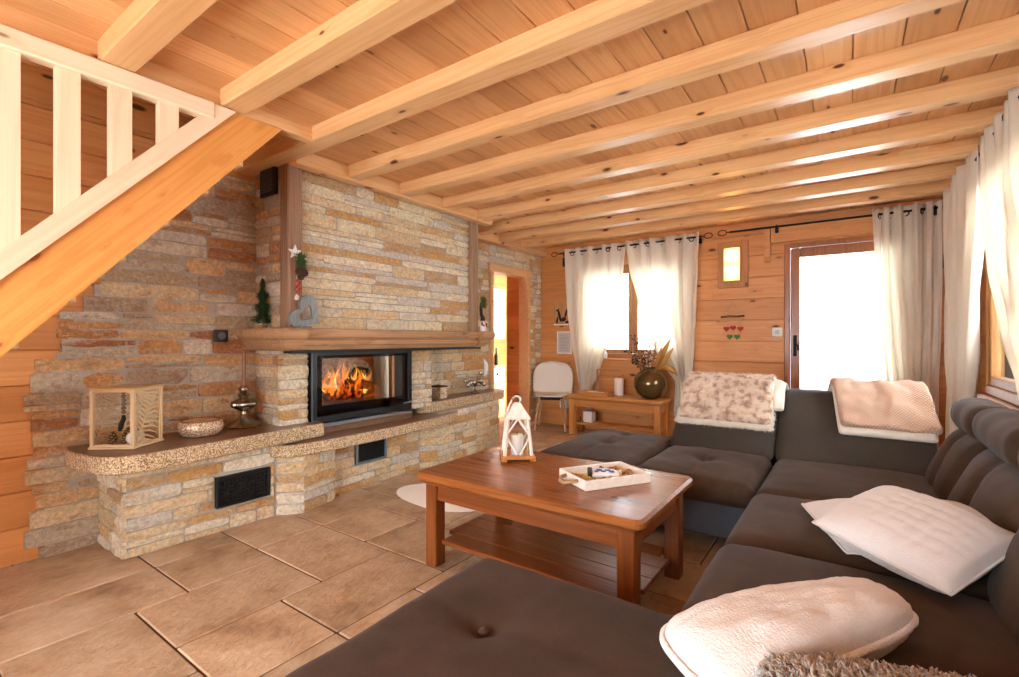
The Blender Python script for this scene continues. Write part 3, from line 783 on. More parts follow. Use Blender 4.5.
bl = thing('stair_balustrade', (-2.66, .3, 1.4), 'pale pine stair railing of flat wide balusters above the stringer', 'railing')
b = MB(); b.box((-2.695, YN, 2.315), (-2.625, 1.13, 2.397), .005); b.build('top_rail', M_pale, bl)
b = MB(); yt = .378 + (2.394 - 1.427) / SL; y2 = .378 + (2.394 - 1.541) / SL
slab_yz(b, -2.705, -2.635, [(yb0, .002), (yt, 2.394), (y2, 2.394), (yb0 - .10, .002)]); b.build('sloping_rail', M_pales, bl)
for ya, yb in ((-.72, -.62), (-.53, -.45), (-.35, -.27), (-.17, -.09), (.01, .09), (.15, .23), (.325, .432), (.535, .612), (.711, .790), (.894, .975)):
    b = MB(); za, zb = max(.1, zs(ya) + .06), max(.12, zs(yb) + .06)
    vs = []
    for x in (-2.69, -2.645): vs += [(x, ya, za), (x, yb, zb), (x, yb, 2.317), (x, ya, 2.317)]
    b.add(vs, [(0, 1, 2, 3)[::-1], (4, 5, 6, 7), (0, 1, 5, 4), (1, 2, 6, 5), (2, 3, 7, 6), (3, 0, 4, 7)]); b.build('baluster', M_palez, bl)

# ------------------------------------------------------------------ curtains and rods
def lerp_prof(pr, z):
    for p, q in zip(pr, pr[1:]):
        if p[0] >= z >= q[0]:
            t = (p[0] - z) / (p[0] - q[0]); t = t * t * (3 - 2 * t) * .5 + t * .5
            return [p[i] + (q[i] - p[i]) * t for i in range(1, 4)]
    return pr[-1][1:]
def curtain(label, pos, prof, pleats, mat, seed, eyes=True, group=None, loc=None):
    """pos(s, d, z) -> world; prof rows (z, left, right, depth) from top to bottom"""
    t = thing('curtain', loc or pos((prof[0][1] + prof[0][2]) / 2, 0, prof[-1][0]), label, 'curtain', group)
    rr = random.Random(seed); ph = rr.uniform(0, 6); k2 = rr.uniform(.6, 1.4)
    zt, zbm = prof[0][0], prof[-1][0]
    def f(u, v):
        z = zt + (zbm - zt) * v
        l, r, a = lerp_prof(prof, z)
        w = u + .035 * sin(u * 9 * k2 + v * 3 + ph) * sin(pi * u)
        s = l + (r - l) * w
        d = a * sin(2 * pi * pleats * u + ph * .3 + .5 * sin(v * 3 + ph)) + a * .35 * sin(2 * pi * pleats * u * 2.3 + v * 4 + ph)
        return pos(s, d, z + .012 * sin(u * 7 + ph) * v)
    b = MB(); b.grid(f, int(pleats * 14) + 2, 46)
    cl = b.build('cloth', mat, t, True); solid(cl, .004)
    if eyes:
        for i in range(int(pleats)):
            u = (i + .5) / pleats; c = Vector(f(u, .03)); c2 = Vector(f(u + .01, .03)); tg = (c2 - c).normalized(); up = Vector((0, 0, 1)); nn = tg.cross(up)
            b = MB(); b.tube([c + (tg * cos(a) + up * sin(a)) * .026 for a in [2 * pi * q / 14 for q in range(14)]], .006, 6, closed=True)
            b.build('eyelet', M_matte, t, True)
    return t
cb = lambda yy: (lambda s, d, z: (s, yy - d, z))
cr = lambda xx: (lambda s, d, z: (xx - d, s, z))
curtain('cream curtain tied back on the left of the small window', cb(5.775), [(2.415, -3.16, -2.30, .03), (2.1, -3.15, -2.33, .03), (1.6, -3.12, -2.42, .03), (1.1, -3.05, -2.56, .035), (.72, -2.97, -2.68, .04), (.56, -2.93, -2.77, .035), (.25, -2.95, -2.76, .035)], 5, M_curt, 1)
curtain('cream curtain tied back on the right of the small window', cb(5.775), [(2.425, -2.30, -1.415, .03), (2.1, -2.25, -1.43, .03), (1.6, -2.12, -1.45, .03), (1.1, -1.93, -1.47, .035), (.85, -1.78, -1.49, .04), (.70, -1.68, -1.53, .035), (.3, -1.70, -1.46, .035)], 5, M_curt, 2)
curtain('cream curtain hanging at the right of the glazed door', cb(5.76), [(2.44, .165, .665, .035), (1.8, .19, .665, .035), (1.2, .235, .655, .035), (.8, .27, .64, .035), (.1, .27, .64, .035)], 5, M_curt, 3)
curtain('ecru curtain of the sofa window, tied back beside the corner of the room', cr(.655), [(2.40, 5.20, 4.10, .04), (2.0, 5.24, 4.15, .04), (1.5, 5.26, 4.3, .04), (1.1, 5.15, 4.40, .042), (.80, 4.98, 4.55, .04), (.55, 5.05, 4.5, .04), (.3, 5.08, 4.45, .04)], 5, M_curt2, 4)
curtain('ecru curtain of the sofa window, swept towards the sofa back', cr(.655), [(2.40, 3.98, 2.95, .028), (2.0, 3.94, 2.9, .028), (1.6, 3.72, 2.75, .03), (1.25, 3.42, 2.6, .034), (.98, 3.1, 2.5, .034), (.9, 3.05, 2.5, .03)], 6, M_curt2, 5)
def rod(label, p, q, brackets, wall, loop=True):
    t = thing('curtain_rod', tuple((Vector(p) + Vector(q)) / 2), label, 'curtain rod')
    b = MB(); b.tube([p, q], .011, 10); b.build('pole', M_matte, t, True)
    d = (Vector(q) - Vector(p)).normalized()
    for e, sg in ((Vector(p), -1), (Vector(q), 1)):
        if not loop and sg > 0: continue
        b = MB(); c = e + d * sg * .075
        b.tube([e, e + d * sg * .03] + [c + d * sg * (-.045 * cos(a)) + Vector((0, 0, .03)) * sin(a) for a in [2 * pi * k / 14 for k in range(15)]], .005, 6); b.build('finial', M_matte, t, True)
    for c in brackets:
        b = MB(); w = Vector(wall(c)); c = Vector(c); b.tube([c + Vector((0, 0, .02)), c - Vector((0, 0, .02)), c - Vector((0, 0, .035)), w - Vector((0, 0, .035))], .007, 8)
        m = w - Vector((0, 0, .035)); b.box(tuple(m - Vector((.016, .016, .03))), tuple(m + Vector((.016, .016, .03))), .004); b.build('bracket', M_matte, t)
    return t
rod('black iron curtain rod above the small window', (-3.26, 5.775, 2.365), (-1.40, 5.775, 2.375), [(-3.19, 5.775, 2.365), (-1.43, 5.775, 2.375)], lambda c: (c[0], YB - .02, c[2]))
rod('long black iron curtain rod above the glazed door', (-1.10, 5.775, 2.385), (.70, 5.775, 2.385), [(-.64, 5.775, 2.385), (.62, 5.775, 2.385)], lambda c: (c[0], YB - .09, c[2]), False)
rod('black iron curtain rod above the sofa window', (.655, 5.35, 2.345), (.655, 1.6, 2.345), [(.655, 5.3, 2.345), (.655, 1.7, 2.345)], lambda c: (XR - .017, c[1], c[2]))

# ------------------------------------------------------------------ things on the back wall
t = thing('wall_lamp', (-1.08, YB - .003, 1.78), 'lit wall lamp with a tall wooden plate and two glowing bulbs', 'lamp')
b = MB(); b.box((-1.235, YB - .028, 1.775), (-.925, YB - .003, 2.295), .005); b.build('back_plate', wood('plywood lamp plate', '#c88a50', '#a86c34', axis=2, knots=.1, tone=.1), t)
b = MB()
for lo, hi in (((-1.165, YB - .09, 1.845), (-1.155, YB - .028, 2.215)), ((-1.005, YB - .09, 1.845), (-.995, YB - .028, 2.215)), ((-1.155, YB - .09, 2.205), (-1.005, YB - .028, 2.215)), ((-1.155, YB - .09, 1.845), (-1.005, YB - .028, 1.855)), ((-1.155, YB - .09, 2.026), (-1.005, YB - .03, 2.034))): b.box(lo, hi, .002)
b.build('shade_frame', M_pale, t)
b = MB(); b.box((-1.157, YB - .094, 1.853), (-1.003, YB - .09, 2.207)); b.build('diffuser', cloth('parchment diffuser', '#fff0d0', .8), t)
for z in (2.115, 1.94):
    b = MB(); b.lathe([(.001, -.045), (.018, -.04), (.036, -.015), (.04, .01), (.032, .035), (.016, .05), (.001, .052)], (-1.08, YB - .055, z), 14); b.build('bulb', glow('warm bulb', '#ffd08a', 34), t, True)

t = thing('wall_hanging', (-1.085, YB - .003, 1.2), 'small driftwood mobile with red and green felt hearts', 'wall hanging')
M_cord = plain('linen cord', '#cbb593', .9)
b = MB(); b.tube([(-1.205, YB - .02, 1.447), (-1.12, YB - .022, 1.455), (-1.03, YB - .02, 1.45), (-.965, YB - .02, 1.458)], .011, 8); b.build('stick', plain('driftwood', '#6d4f35', .9), t, True)
b = MB(); b.tube([(-1.19, YB - .02, 1.455), (-1.085, YB - .008, 1.62), (-.98, YB - .02, 1.46)], .0022, 5); b.build('cord', M_cord, t)
hs = [(x, z) for x, z in ((-1.15, 1.315), (-1.08, 1.325), (-1.005, 1.315), (-1.115, 1.225), (-1.04, 1.225))]
for i, (x, z) in enumerate(hs):
    b = MB(); b.tube([(x, YB - .02, 1.45), (x, YB - .02, z + .03)], .0018, 5); b.build('thread', M_cord, t)
    b = MB(); r = .031
    pr = [(r * .062 * 16 * sin(a) ** 3, r * .062 * (13 * cos(a) - 5 * cos(2 * a) - 2 * cos(3 * a) - cos(4 * a))) for a in [2 * pi * k / 24 for k in range(24)]]
    vs = [(x + px, YB - .029, z + pz) for px, pz in pr] + [(x + px, YB - .011, z + pz) for px, pz in pr]; n = 24
    b.add(vs, [(k, (k + 1) % n, n + (k + 1) % n, n + k) for k in range(n)] + [tuple(range(n)), tuple(reversed(range(n, 2 * n)))])
    b.build('heart', plain('red felt', '#b3261c', .9) if i < 3 else plain('green felt', '#4c7a3a', .9), t)
t = thing('thermostat', (-.64, YB - .003, 1.22), 'square white thermostat beside the glazed door', 'thermostat')
b = MB(); b.box((-.695, YB - .022, 1.225), (-.595, YB - .003, 1.325), .006); b.build('case', M_white, t)
b = MB(); b.box((-.665, YB - .026, 1.25), (-.625, YB - .022, 1.295), .002); b.build('dial', plain('pale grey plastic', '#b9c3c4', .4), t)
t = thing('picture', (-3.28, YB - .003, 1.38), 'tall wooden picture with a black bird silhouette, left of the curtain', 'picture')
b = MB(); b.box((-3.405, YB - .02, 1.385), (-3.14, YB - .003, 1.72), .003); b.build('board', wood('picture board', '#d0a070', '#a8764a', axis=2, knots=0, tone=.1), t)
b = MB()
for (cx, cz, rx, rz, ro) in ((-3.33, 1.60, .03, .012, .5), (-3.30, 1.52, .02, .09, .25), (-3.24, 1.47, .045, .03, .2), (-3.20, 1.55, .016, .07, -.3), (-3.34, 1.45, .014, .06, -.2), (-3.18, 1.43, .03, .02, 0), (-3.28, 1.41, .1, .012, 0)):
    vs = [(cx + rx * cos(a) * cos(ro) - rz * sin(a) * sin(ro), YB - .0225, cz + rx * cos(a) * sin(ro) + rz * sin(a) * cos(ro)) for a in [2 * pi * k / 14 for k in range(14)]]
    vs += [(x, YB - .0205, z) for x, y, z in vs]
    b.add(vs, [tuple(range(14))] + [(k, (k + 1) % 14, 14 + (k + 1) % 14, 14 + k) for k in range(14)])
b.build('bird_silhouette', plain('black ink', '#1c130f', .7), t)
b = MB(); b.box((-3.39, YB - .026, 1.39), (-3.16, YB - .0205, 1.413), .002); b.build('ledge', M_white, t)
t = thing('notice_frame', (-3.24, YB - .003, 1.0), 'white framed sheet of grey printed lines below the bird picture', 'frame')
b = MB(); a0, c0, d0, d1 = -3.345, -3.115, .995, 1.305
for lo, hi in (((a0, YB - .02, d0), (a0 + .018, YB - .003, d1)), ((c0 - .018, YB - .02, d0), (c0, YB - .003, d1)), ((a0 + .018, YB - .02, d1 - .018), (c0 - .018, YB - .003, d1)), ((a0 + .018, YB - .02, d0), (c0 - .018, YB - .003, d0 + .018))): b.box(lo, hi, .003)
b.build('frame', M_white, t)
b = MB(); b.box((a0 + .016, YB - .012, d0 + .016), (c0 - .016, YB - .009, d1 - .016)); b.build('sheet', plain('grey paper', '#c9c4c0', .8), t)
b = MB(); rr = random.Random(3)
for i in range(11): b.box((a0 + .04, YB - .0128, d0 + .05 + i * .02), (c0 - .04 - rr.uniform(0, .05), YB - .012, d0 + .054 + i * .02))
b.build('print_lines', plain('grey print', '#8e8884', .8), t)
for nm, lab, c in (('loudspeaker', 'small black loudspeaker high up, left of the tied back curtain', (-3.175, YB - .06, 2.25)), ('loudspeaker', 'small black loudspeaker in the corner behind the door curtain', (.69, YB - .06, 1.90))):
    t = thing(nm, (c[0], YB - .003, c[2] - .06), lab, 'loudspeaker')
    b = MB(); b.box((c[0] - .045, c[1] - .03, c[2] - .06), (c[0] + .045, c[1] + .045, c[2] + .06), .008); b.build('cabinet', M_black, t)
    b = MB(); b.lathe([(.001, 0), (.012, .002), (.03, .006), (.034, .002), (.034, -.004)], (0, 0, 0), 18, M=Matrix.Translation((c[0], c[1] - .031, c[2] - .01)) @ Matrix.Rotation(radians(90), 4, 'X')); b.build('cone', M_matte, t, True)
    b = MB(); b.box((c[0] - .012, c[1] + .045, c[2] - .03), (c[0] + .012, YB - .003, c[2] + .03), .002); b.build('bracket', M_matte, t)
for i, x in enumerate((-3.27, -3.19)):
    t = thing('socket', (x, YB - .003, .26), ('white wall socket behind the chair leg, the one further from the table', 'white wall socket behind the chair, the one beside the honey pine table')[i], 'socket')
    b = MB(); b.box((x - .034, YB - .012, .25), (x + .034, YB - .003, .36), .004); b.build('plate', M_white, t)
    b = MB(); b.lathe([(.024, 0), (.024, .004), (.02, .005), (.018, -.004), (.001, -.005)], (0, 0, 0), 16, M=Matrix.Translation((x, YB - .013, .305)) @ Matrix.Rotation(radians(90), 4, 'X')); b.build('outlet', M_white, t)
t = thing('socket', (XL + .045, 1.56, 1.18), 'dark square socket set in the stone wall left of the mantel', 'socket')
b = MB(); b.box((XL + .03, 1.535, 1.18), (XL + .056, 1.625, 1.265), .005); b.build('plate', M_black, t)
b = MB(); b.lathe([(.022, 0), (.026, .003), (.02, .004), (.018, -.004), (.001, -.005)], (0, 0, 0), 16, M=Matrix.Translation((XL + .057, 1.58, 1.222)) @ Matrix.Rotation(radians(90), 4, 'Y')); b.build('outlet', plain('grey plastic', '#6a6a6c', .4), t)

# ------------------------------------------------------------------ coffee table and the other tables
def table(name, label, lo, hi, zt, leg, mats, over=.04, shelf=.12, cham=.06, apron=.09, th=.045):
    (x0, y0), (x1, y1) = lo, hi
    mt, mz, mx, my = mats
    t = thing(name, ((x0 + x1) / 2, (y0 + y1) / 2, 0), label, 'table')
    b = MB(); poly = rounded([(x0, y0), (x1, y0), (x1, y1), (x0, y1)], cham, 4)
    b.prism(poly, zt - th, zt, .012); b.build('table_top', mt, t)
    b = MB(); o = over * .55; b.prism(rounded([(x0 + o, y0 + o), (x1 - o, y0 + o), (x1 - o, y1 - o), (x0 + o, y1 - o)], cham, 4), zt - th - .016, zt - th - .0005, .006); b.build('moulding', mx, t)
    z1 = zt - th - .017
    for sx in (0, 1):
        for sy in (0, 1):
            ax = x0 + over if sx == 0 else x1 - over - leg; ay = y0 + over if sy == 0 else y1 - over - leg
            b = MB(); b.box((ax, ay, 0.001), (ax + leg, ay + leg, z1), .006); b.build('leg', mz, t)
    i = over + leg
    for y in (y0 + over + .012, y1 - over - .034):
        b = MB(); b.box((x0 + i, y, z1 - apron), (x1 - i, y + .022, z1), .004); b.build('apron', mx, t)
    for x in (x0 + over + .012, x1 - over - .034):
        b = MB(); b.box((x, y0 + i, z1 - apron), (x + .022, y1 - i, z1), .004); b.build('apron', my, t)
    b = MB(); s = over + leg * .55; n = 5
    for k in range(n):
        ya = y0 + s + (y1 - y0 - 2 * s) * k / n; b.box((x0 + s - .02 if 0 < k < n - 1 else x0 + i + .002, ya + .001, shelf), (x1 - s + .02 if 0 < k < n - 1 else x1 - i - .002, ya + (y1 - y0 - 2 * s) / n - .001, shelf + .022), .003)
    b.build('shelf', mx, t)
    return t
table('coffee_table', 'reddish brown wooden coffee table with chamfered top in front of the hearth', (-1.89, 1.785), (-.65, 2.555), .50, .076, (M_tab, M_tabz, wood('waxed table rail', '#8c4c22', '#582a0e', axis=0, knots=.2, tone=.15, rough=.3, knot='#3c1c0c'), M_taby), .045, .115, .05, .085)
table('console_table', 'honey pine low table below the small window with a large vase on it', (-2.94, 5.36), (-1.72, 5.745), .505, .07, (M_pt, M_ptz, wood('honey pine rail', '#cd8b49', '#b26a2c', axis=0, knots=.2, tone=.15), M_ptz), .035, .13, .06, .09)

# things on the coffee table
def frustum(b, c, r0, r1, z0, z1, mi=0):
    vs = [(c[0] + sx * r, c[1] + sy * r, z) for r, z in ((r0, z0), (r1, z1)) for sx, sy in ((-1, -1), (1, -1), (1, 1), (-1, 1))]
    b.add(vs, [(0, 1, 5, 4), (1, 2, 6, 5), (2, 3, 7, 6), (3, 0, 4, 7), (3, 2, 1, 0), (4, 5, 6, 7)], mi)
lx, ly, lz = -1.60, 2.335, .501
t = thing('lantern', (lx, ly, lz), 'white tapered wooden lantern standing on the coffee table', 'lantern')
LM = Rz(radians(40), (lx, ly, lz))
M_lanw = wood('chalk white lantern wood', '#efe6d8', '#dccbb4', axis=2, knots=0, tone=.05)
M_lanb = wood('natural lantern base', '#c98748', '#a4642c', axis=0, knots=0, tone=.05)
def local(fn):
    b = MB(); fn(b); o = MB(); o.add([(x * .93, y * .93, z * .93) for x, y, z in b.v], b.f, 0, LM); o.mi = list(b.mi); return o
def q1(b):
    b.box((-.105, -.105, .014), (.105, .105, .034), .004)
    for sx in (-1, 1):
        for sy in (-1, 1): b.box((sx * .088 - .018, sy * .088 - .018, 0.001), (sx * .088 + .018, sy * .088 + .018, .014), .003)
local(q1).build('base', M_lanb, t)
for sx in (-1, 1):
    for sy in (-1, 1):
        local(lambda b: b.tube([(sx * .083, sy * .083, .034), (sx * .06, sy * .06, .262)], .0105, 4)).build('corner_post', M_lanw, t)
def q2(b):
    for k in range(4):
        M = Matrix.Rotation(pi / 2 * k, 4, 'Z')
        pts = [(-.072, .036), (0, .25), (.072, .036)]
        P = lambda x, z: M @ Vector((x, -(.083 - (z - .034) * .101), z))
        b.tube([P(-.078, .15), P(0, .256)], .006, 4); b.tube([P(.073, .15), P(0, .256)], .006, 4); b.tube([P(-.073, .15), P(-.01, .036)], .006, 4); b.tube([P(.073, .15), P(.01, .036)], .006, 4)
local(q2).build('lattice', M_lanw, t)
local(lambda b: (frustum(b, (0, 0), .079, .074, .256, .268), frustum(b, (0, 0), .072, .024, .268, .345), b.box((-.022, -.022, .345), (.022, .022, .352), .002))).build('roof', M_lanw, t)
def q4(b):
    b.tube([(.03 * cos(a), 0, .372 + .03 * sin(a)) for a in [2 * pi * k / 16 for k in range(16)]], .004, 6, closed=True)
local(q4).build('ring', M_silver, t, True)
local(lambda b: [b.tube([(.026 * cos(a) - .004, .006, .365 + .026 * sin(a)) for a in [radians(-60 + 24 * k) for k in range(9)]] + [(-.05, .01, .33 - .0), (-.062, .012, .296)], .006, 6)]).build('cord_loop', plain('cotton cord', '#e9e1d4', .9), t, True)
local(lambda b: frustum(b, (0, 0), .076, .055, .036, .255)).build('glazing', M_lglass, t)
can = thing('candle', (lx, ly, lz + .035), 'white pillar candle inside the white lantern', 'candle')
b = MB(); b.lathe([(.001, 0), (.036, 0), (.037, .003), (.037, .10), (.033, .106), (.02, .104), (.001, .102)], (lx, ly, lz + .0345), 20); b.build('wax', plain('candle wax', '#f4efe6', .5, Subsurface_Weight=.2), can, True, 40)
b = MB(); b.tube([(lx, ly, lz + .135), (lx + .003, ly, lz + .152)], .002, 5); b.build('wick', M_matte, can)

ta = radians(58)
tc = (-1.0, 2.225, .501); TM = Rz(ta, tc)
t = thing('serving_tray', tc, 'white wooden tray of sweets on the coffee table', 'tray')
hw, hd, hh = .185, .125, .046
b = MB(); b.box((-hw + .012, -hd + .012, 0), (hw - .012, hd - .012, .01), 0, 0, TM); b.build('tray_base', M_pale, t)
M_trayw = wood('whitewashed tray wood', '#efe8dc', '#dccdb8', axis=0, knots=0, tone=.06)
for lo, hi in (((-hw, -hd, 0), (hw, -hd + .012, hh)), ((-hw, hd - .012, 0), (hw, hd, hh)), ((-hw, -hd + .012, 0), (-hw + .012, hd - .012, hh)), ((hw - .012, -hd + .012, 0), (hw, hd - .012, hh))):
    b = MB(); b.box(lo, hi, .002, 0, TM); b.build('side_board', M_trayw, t)
M_rope = plain('jute rope', '#b08a5c', .95)
for s in (-1, 1):
    b = MB(); b.tube([TM @ Vector((s * (hw + dx), y, z)) for y, dx, z in ((-.055, .0, .03), (-.05, .03, .028), (-.02, .052, .018), (.02, .052, .018), (.05, .03, .028), (.055, .0, .03))], .009, 8); b.build('rope_handle', M_rope, t, True)
def twist(c, ang, l, r, col, label, col2=None, grp=None):
    o = thing('sweet', c, label, 'sweet', grp)
    M = Matrix.Translation(Vector(c)) @ Matrix.Rotation(ang, 4, 'Z') @ Matrix.Rotation(radians(90), 4, 'Y')
    b = MB(); b.lathe([(.001, -l * .5), (r * .8, -l * .48), (r, -l * .3), (r, l * .3), (r * .8, l * .48), (.001, l * .5)], (0, 0, 0), 10, M=M); b.build('sweet_body', plain(col[0], col[1], .35), o, True)
    for s in (-1, 1):
        b = MB(); b.lathe([(r * .3, s * l * .48), (r * .35, s * l * .55), (r * 1.1, s * l * .8)], (0, 0, 0), 10, M=M, wob=lambda a, z: .25 * sin(a * 5)); w = b.build('wrapper_end', plain(col[0], col[1], .35), o, True)
rr = random.Random(12)
cols = [('caramel wrapper', '#b5763a', 'caramel brown'), ('copper wrapper', '#a5562c', 'copper red'), ('cream wrapper', '#e4cfae', 'cream'), ('gold wrapper', '#c49a4a', 'gold')]
spots = [(-.11, -.10), (-.05, -.12), (.0, -.09), (-.10, -.03), (-.12, .05), (.09, .11), (.05, .06), (.11, .04), (.12, -.03), (.03, .12), (.08, .0)]
where = ['at the rope handle corner of the tray', 'beside the rope handle of the tray', 'in front of the packet in the tray', 'left of the packet in the tray', 'in the left back corner of the tray', 'in the far right corner of the tray', 'behind the packet in the tray', 'against the right board of the tray', 'in the right front corner of the tray', 'against the far board of the tray', 'right of the packet in the tray']
for i, (x, y) in enumerate(spots):
    p = TM @ Vector((x * 1.1, y * .72, .024)); c = cols[i % 4]
    twist(tuple(p), rr.uniform(0, 3), .034, .012, c, 'wrapped sweet, ' + c[2] + ', ' + where[i], None, 'sweets in the tray')
p = TM @ Vector((-.005, .0, .034))
t = thing('sweet_packet', tuple(p), 'white packet with blue print lying on the sweets in the tray', 'packet')
PM = Matrix.Translation(p) @ Matrix.Rotation(radians(28), 4, 'Z') @ Matrix.Rotation(radians(8), 4, 'X')
b = MB(); b.rbox((0, 0, 0), (.075, .036, .012), .011, 5, 2, lambda q: (q[0], q[1], q[2] * (1.15 - (q[0] / .08) ** 2)), 0, PM); b.build('wrapper', plain('white foil', '#eef0f2', .3), t, True)
b = MB()
for cx, cy, r in ((-.02, .005, .014), (.0, -.01, .011), (.022, .008, .013), (.04, -.006, .012), (-.035, -.012, .009)):
    b.rbox((cx, cy, .0125), (r, r * .8, .0022), .002, 2, 2, None, 0, PM)
b.build('print', [plain('blue print', '#2a5fae', .4)], t)
b = MB(); b.rbox((-.066, 0, .002), (.012, .037, .0135), .006, 3, 2, None, 0, PM); b.build('end_seal', plain('dark foil', '#23262c', .4), t, True)

# things on the console table
t = thing('vase', (-1.91, 5.535, .506), 'large round smoky bronze glass vase on the honey pine table', 'vase')
b = MB(); b.lathe([(.001, 0), (.075, 0), (.09, .008), (.15, .06), (.185, .13), (.192, .18), (.18, .24), (.14, .30), (.085, .335), (.062, .35), (.066, .368), (.058, .368), (.054, .35), (.08, .33), (.13, .295), (.17, .24), (.182, .18)], (-1.91, 5.535, .506), 36); b.build('bowl', M_dark, t, True, 60)
M_leafd = plain('dried palm leaf', '#b9853f', .7); M_stem = plain('dried stem', '#7d5a36', .9)
vx, vy, vz = -1.91, 5.535, .80
lb = ['slender dried leaf rising highest from the vase', 'broad dried leaf leaning right out of the vase', 'curled dried leaf hanging over the right rim of the vase', 'dried leaf leaning to the window pane from the vase']
for i, (dx, dy, dz, wd) in enumerate(((.24, -.02, .40, .028), (.27, -.04, .30, .03), (.30, -.02, .06, .035), (.12, -.06, .30, .022))):
    t = thing('dried_leaf', (vx, vy, vz - .1), lb[i], 'dried leaf', 'dried stems in the vase')
    P = lambda s: Vector((vx + .01 * i + dx * s ** 1.2, vy + dy * s, vz - .12 + (dz + .12) * (s if i != 2 else sin(s * 2.6) * 1.1)))
    b = MB(); b.tube([P(k / 8 * .5) for k in range(9)], .005, 6); b.build('stem', M_stem, t, True)
    b = MB(); b.tube([P(.4 + .6 * k / 12) for k in range(13)], [wd * max(.08, sin(pi * (.06 + .9 * k / 12))) for k in range(13)], 8); b.build('blade', M_leafd, t, True)
sp = ['dark berried sprig reaching left over the window sill', 'dark berried sprig beside the window bar', 'dark berried sprig, the shortest at the left of the vase', 'pale petalled sprig in the middle of the vase', 'pale petalled sprig behind the dried leaves', 'dark berried sprig standing behind the pale petals']
for i, (dx, dz) in enumerate(((-.30, .30), (-.2, .42), (-.2, .18), (-.03, .32), (.06, .36), (-.08, .40))):
    t = thing('dried_sprig', (vx, vy, vz - .1), sp[i], 'dried sprig', 'dried stems in the vase')
    rr = random.Random(40 + i); b = MB(); bb = MB()
    P = lambda s: Vector((vx + dx * s ** 1.1, vy + .03 * (i - 2) * s * .4, vz - .12 + (dz + .12) * s))
    b.tube([P(k / 8) for k in range(9)], .004, 6)
    for k in range(26):
        s = rr.uniform(.4, 1.0); c = P(s); e = c + Vector((rr.uniform(-.055, .055), rr.uniform(-.05, .05), rr.uniform(-.01, .05)))
        b.tube([c, e], .002, 5); r = rr.uniform(.007, .013)
        bb.lathe([(.001, -r), (r * .8, -r * .6), (r, 0), (r * .7, r * .7), (.001, r)], tuple(e), 7)
    b.build('twig', M_stem, t, True); o = bb.build('petal' if i in (3, 4) else 'berry', M_pinkdry if i in (3, 4) else M_berry, t, True); tag(o, kind='stuff')
t = thing('wooden_tray', (-2.62, 5.52, .506), 'flat honey wood tray lying on the console table', 'tray')
b = MB(); WM = Rz(radians(4), (-2.60, 5.53, .506))
b.box((-.2, -.11, 0), (.2, .11, .012), .002, 0, WM); b.build('tray_base', M_pt, t)
for lo, hi in (((-.2, -.11, .012), (.2, -.098, .04)), ((-.2, .098, .012), (.2, .11, .04)), ((-.2, -.098, .012), (-.188, .098, .04)), ((.188, -.098, .012), (.2, .098, .04))):
    b = MB(); b.box(lo, hi, .003, 0, WM); b.build('rim_board', M_pt, t)
t = thing('booklet', (-2.62, 5.54, .519), 'white booklet lying in the flat wooden tray', 'booklet')
b = MB(); BM = Rz(radians(-12), (-2.62, 5.54, .519)); b.box((-.10, -.065, 0), (.10, .065, .012), .002, 0, BM); b.build('pages', plain('paper', '#eeeae2', .8), t)
b = MB(); b.box((-.102, -.067, .0122), (.102, .067, .015), .001, 0, BM); b.build('cover', M_white, t)
t = thing('candle', (-2.345, 5.66, .506), 'white cylinder candle beside the vase on the console table', 'candle')
b = MB(); b.lathe([(.001, 0), (.055, 0), (.058, .004), (.058, .20), (.052, .208), (.03, .206), (.001, .204)], (-2.345, 5.66, .506), 24); b.build('wax', plain('candle wax white', '#f0ebe4', .5), t, True, 40)
b = MB(); b.tube([(-2.345, 5.66, .71), (-2.342, 5.66, .728)], .002, 5); b.build('wick', M_matte, t)
t = thing('bottle', (-2.60, 5.83, .925), 'small clear bottle with a black cap on the window sill', 'bottle')
bz = .925; b = MB(); b.lathe([(.001, 0), (.026, 0), (.03, .006), (.03, .06), (.018, .08), (.012, .09), (.012, .1)], (-2.60, 5.815, .9485), 16); b.build('flask', plain('frosted bottle', '#dfe6e6', .2, 0), t, True)
b = MB(); b.lathe([(.001, .1), (.016, .1), (.016, .135), (.012, .14), (.001, .14)], (-2.60, 5.815, .9485), 14); b.build('cap', M_black, t)
t = thing('lamp_stand', (-2.66, 5.70, .506), 'slim brown post holder standing at the back of the console table', 'stand')
b = MB(); b.box((-2.70, 5.67, .506), (-2.62, 5.73, .52), .003); b.build('foot', M_old, t)
b = MB(); b.box((-2.668, 5.692, .52), (-2.648, 5.712, .80), .003); b.build('post', M_oldz, t)
b = MB(); b.box((-2.66, 5.697, .80), (-2.34, 5.707, .815), .002); b.build('arm', M_old, t)
t = thing('box', (-2.70, 5.56, .153), 'small white box on the lower shelf of the console table', 'box')
b = MB(); b.box((-2.76, 5.50, .1535), (-2.64, 5.62, .27), .006); b.build('carton', M_white, t)
b = MB(); b.box((-2.763, 5.497, .271), (-2.637, 5.623, .29), .004); b.build('lid', M_white, t)

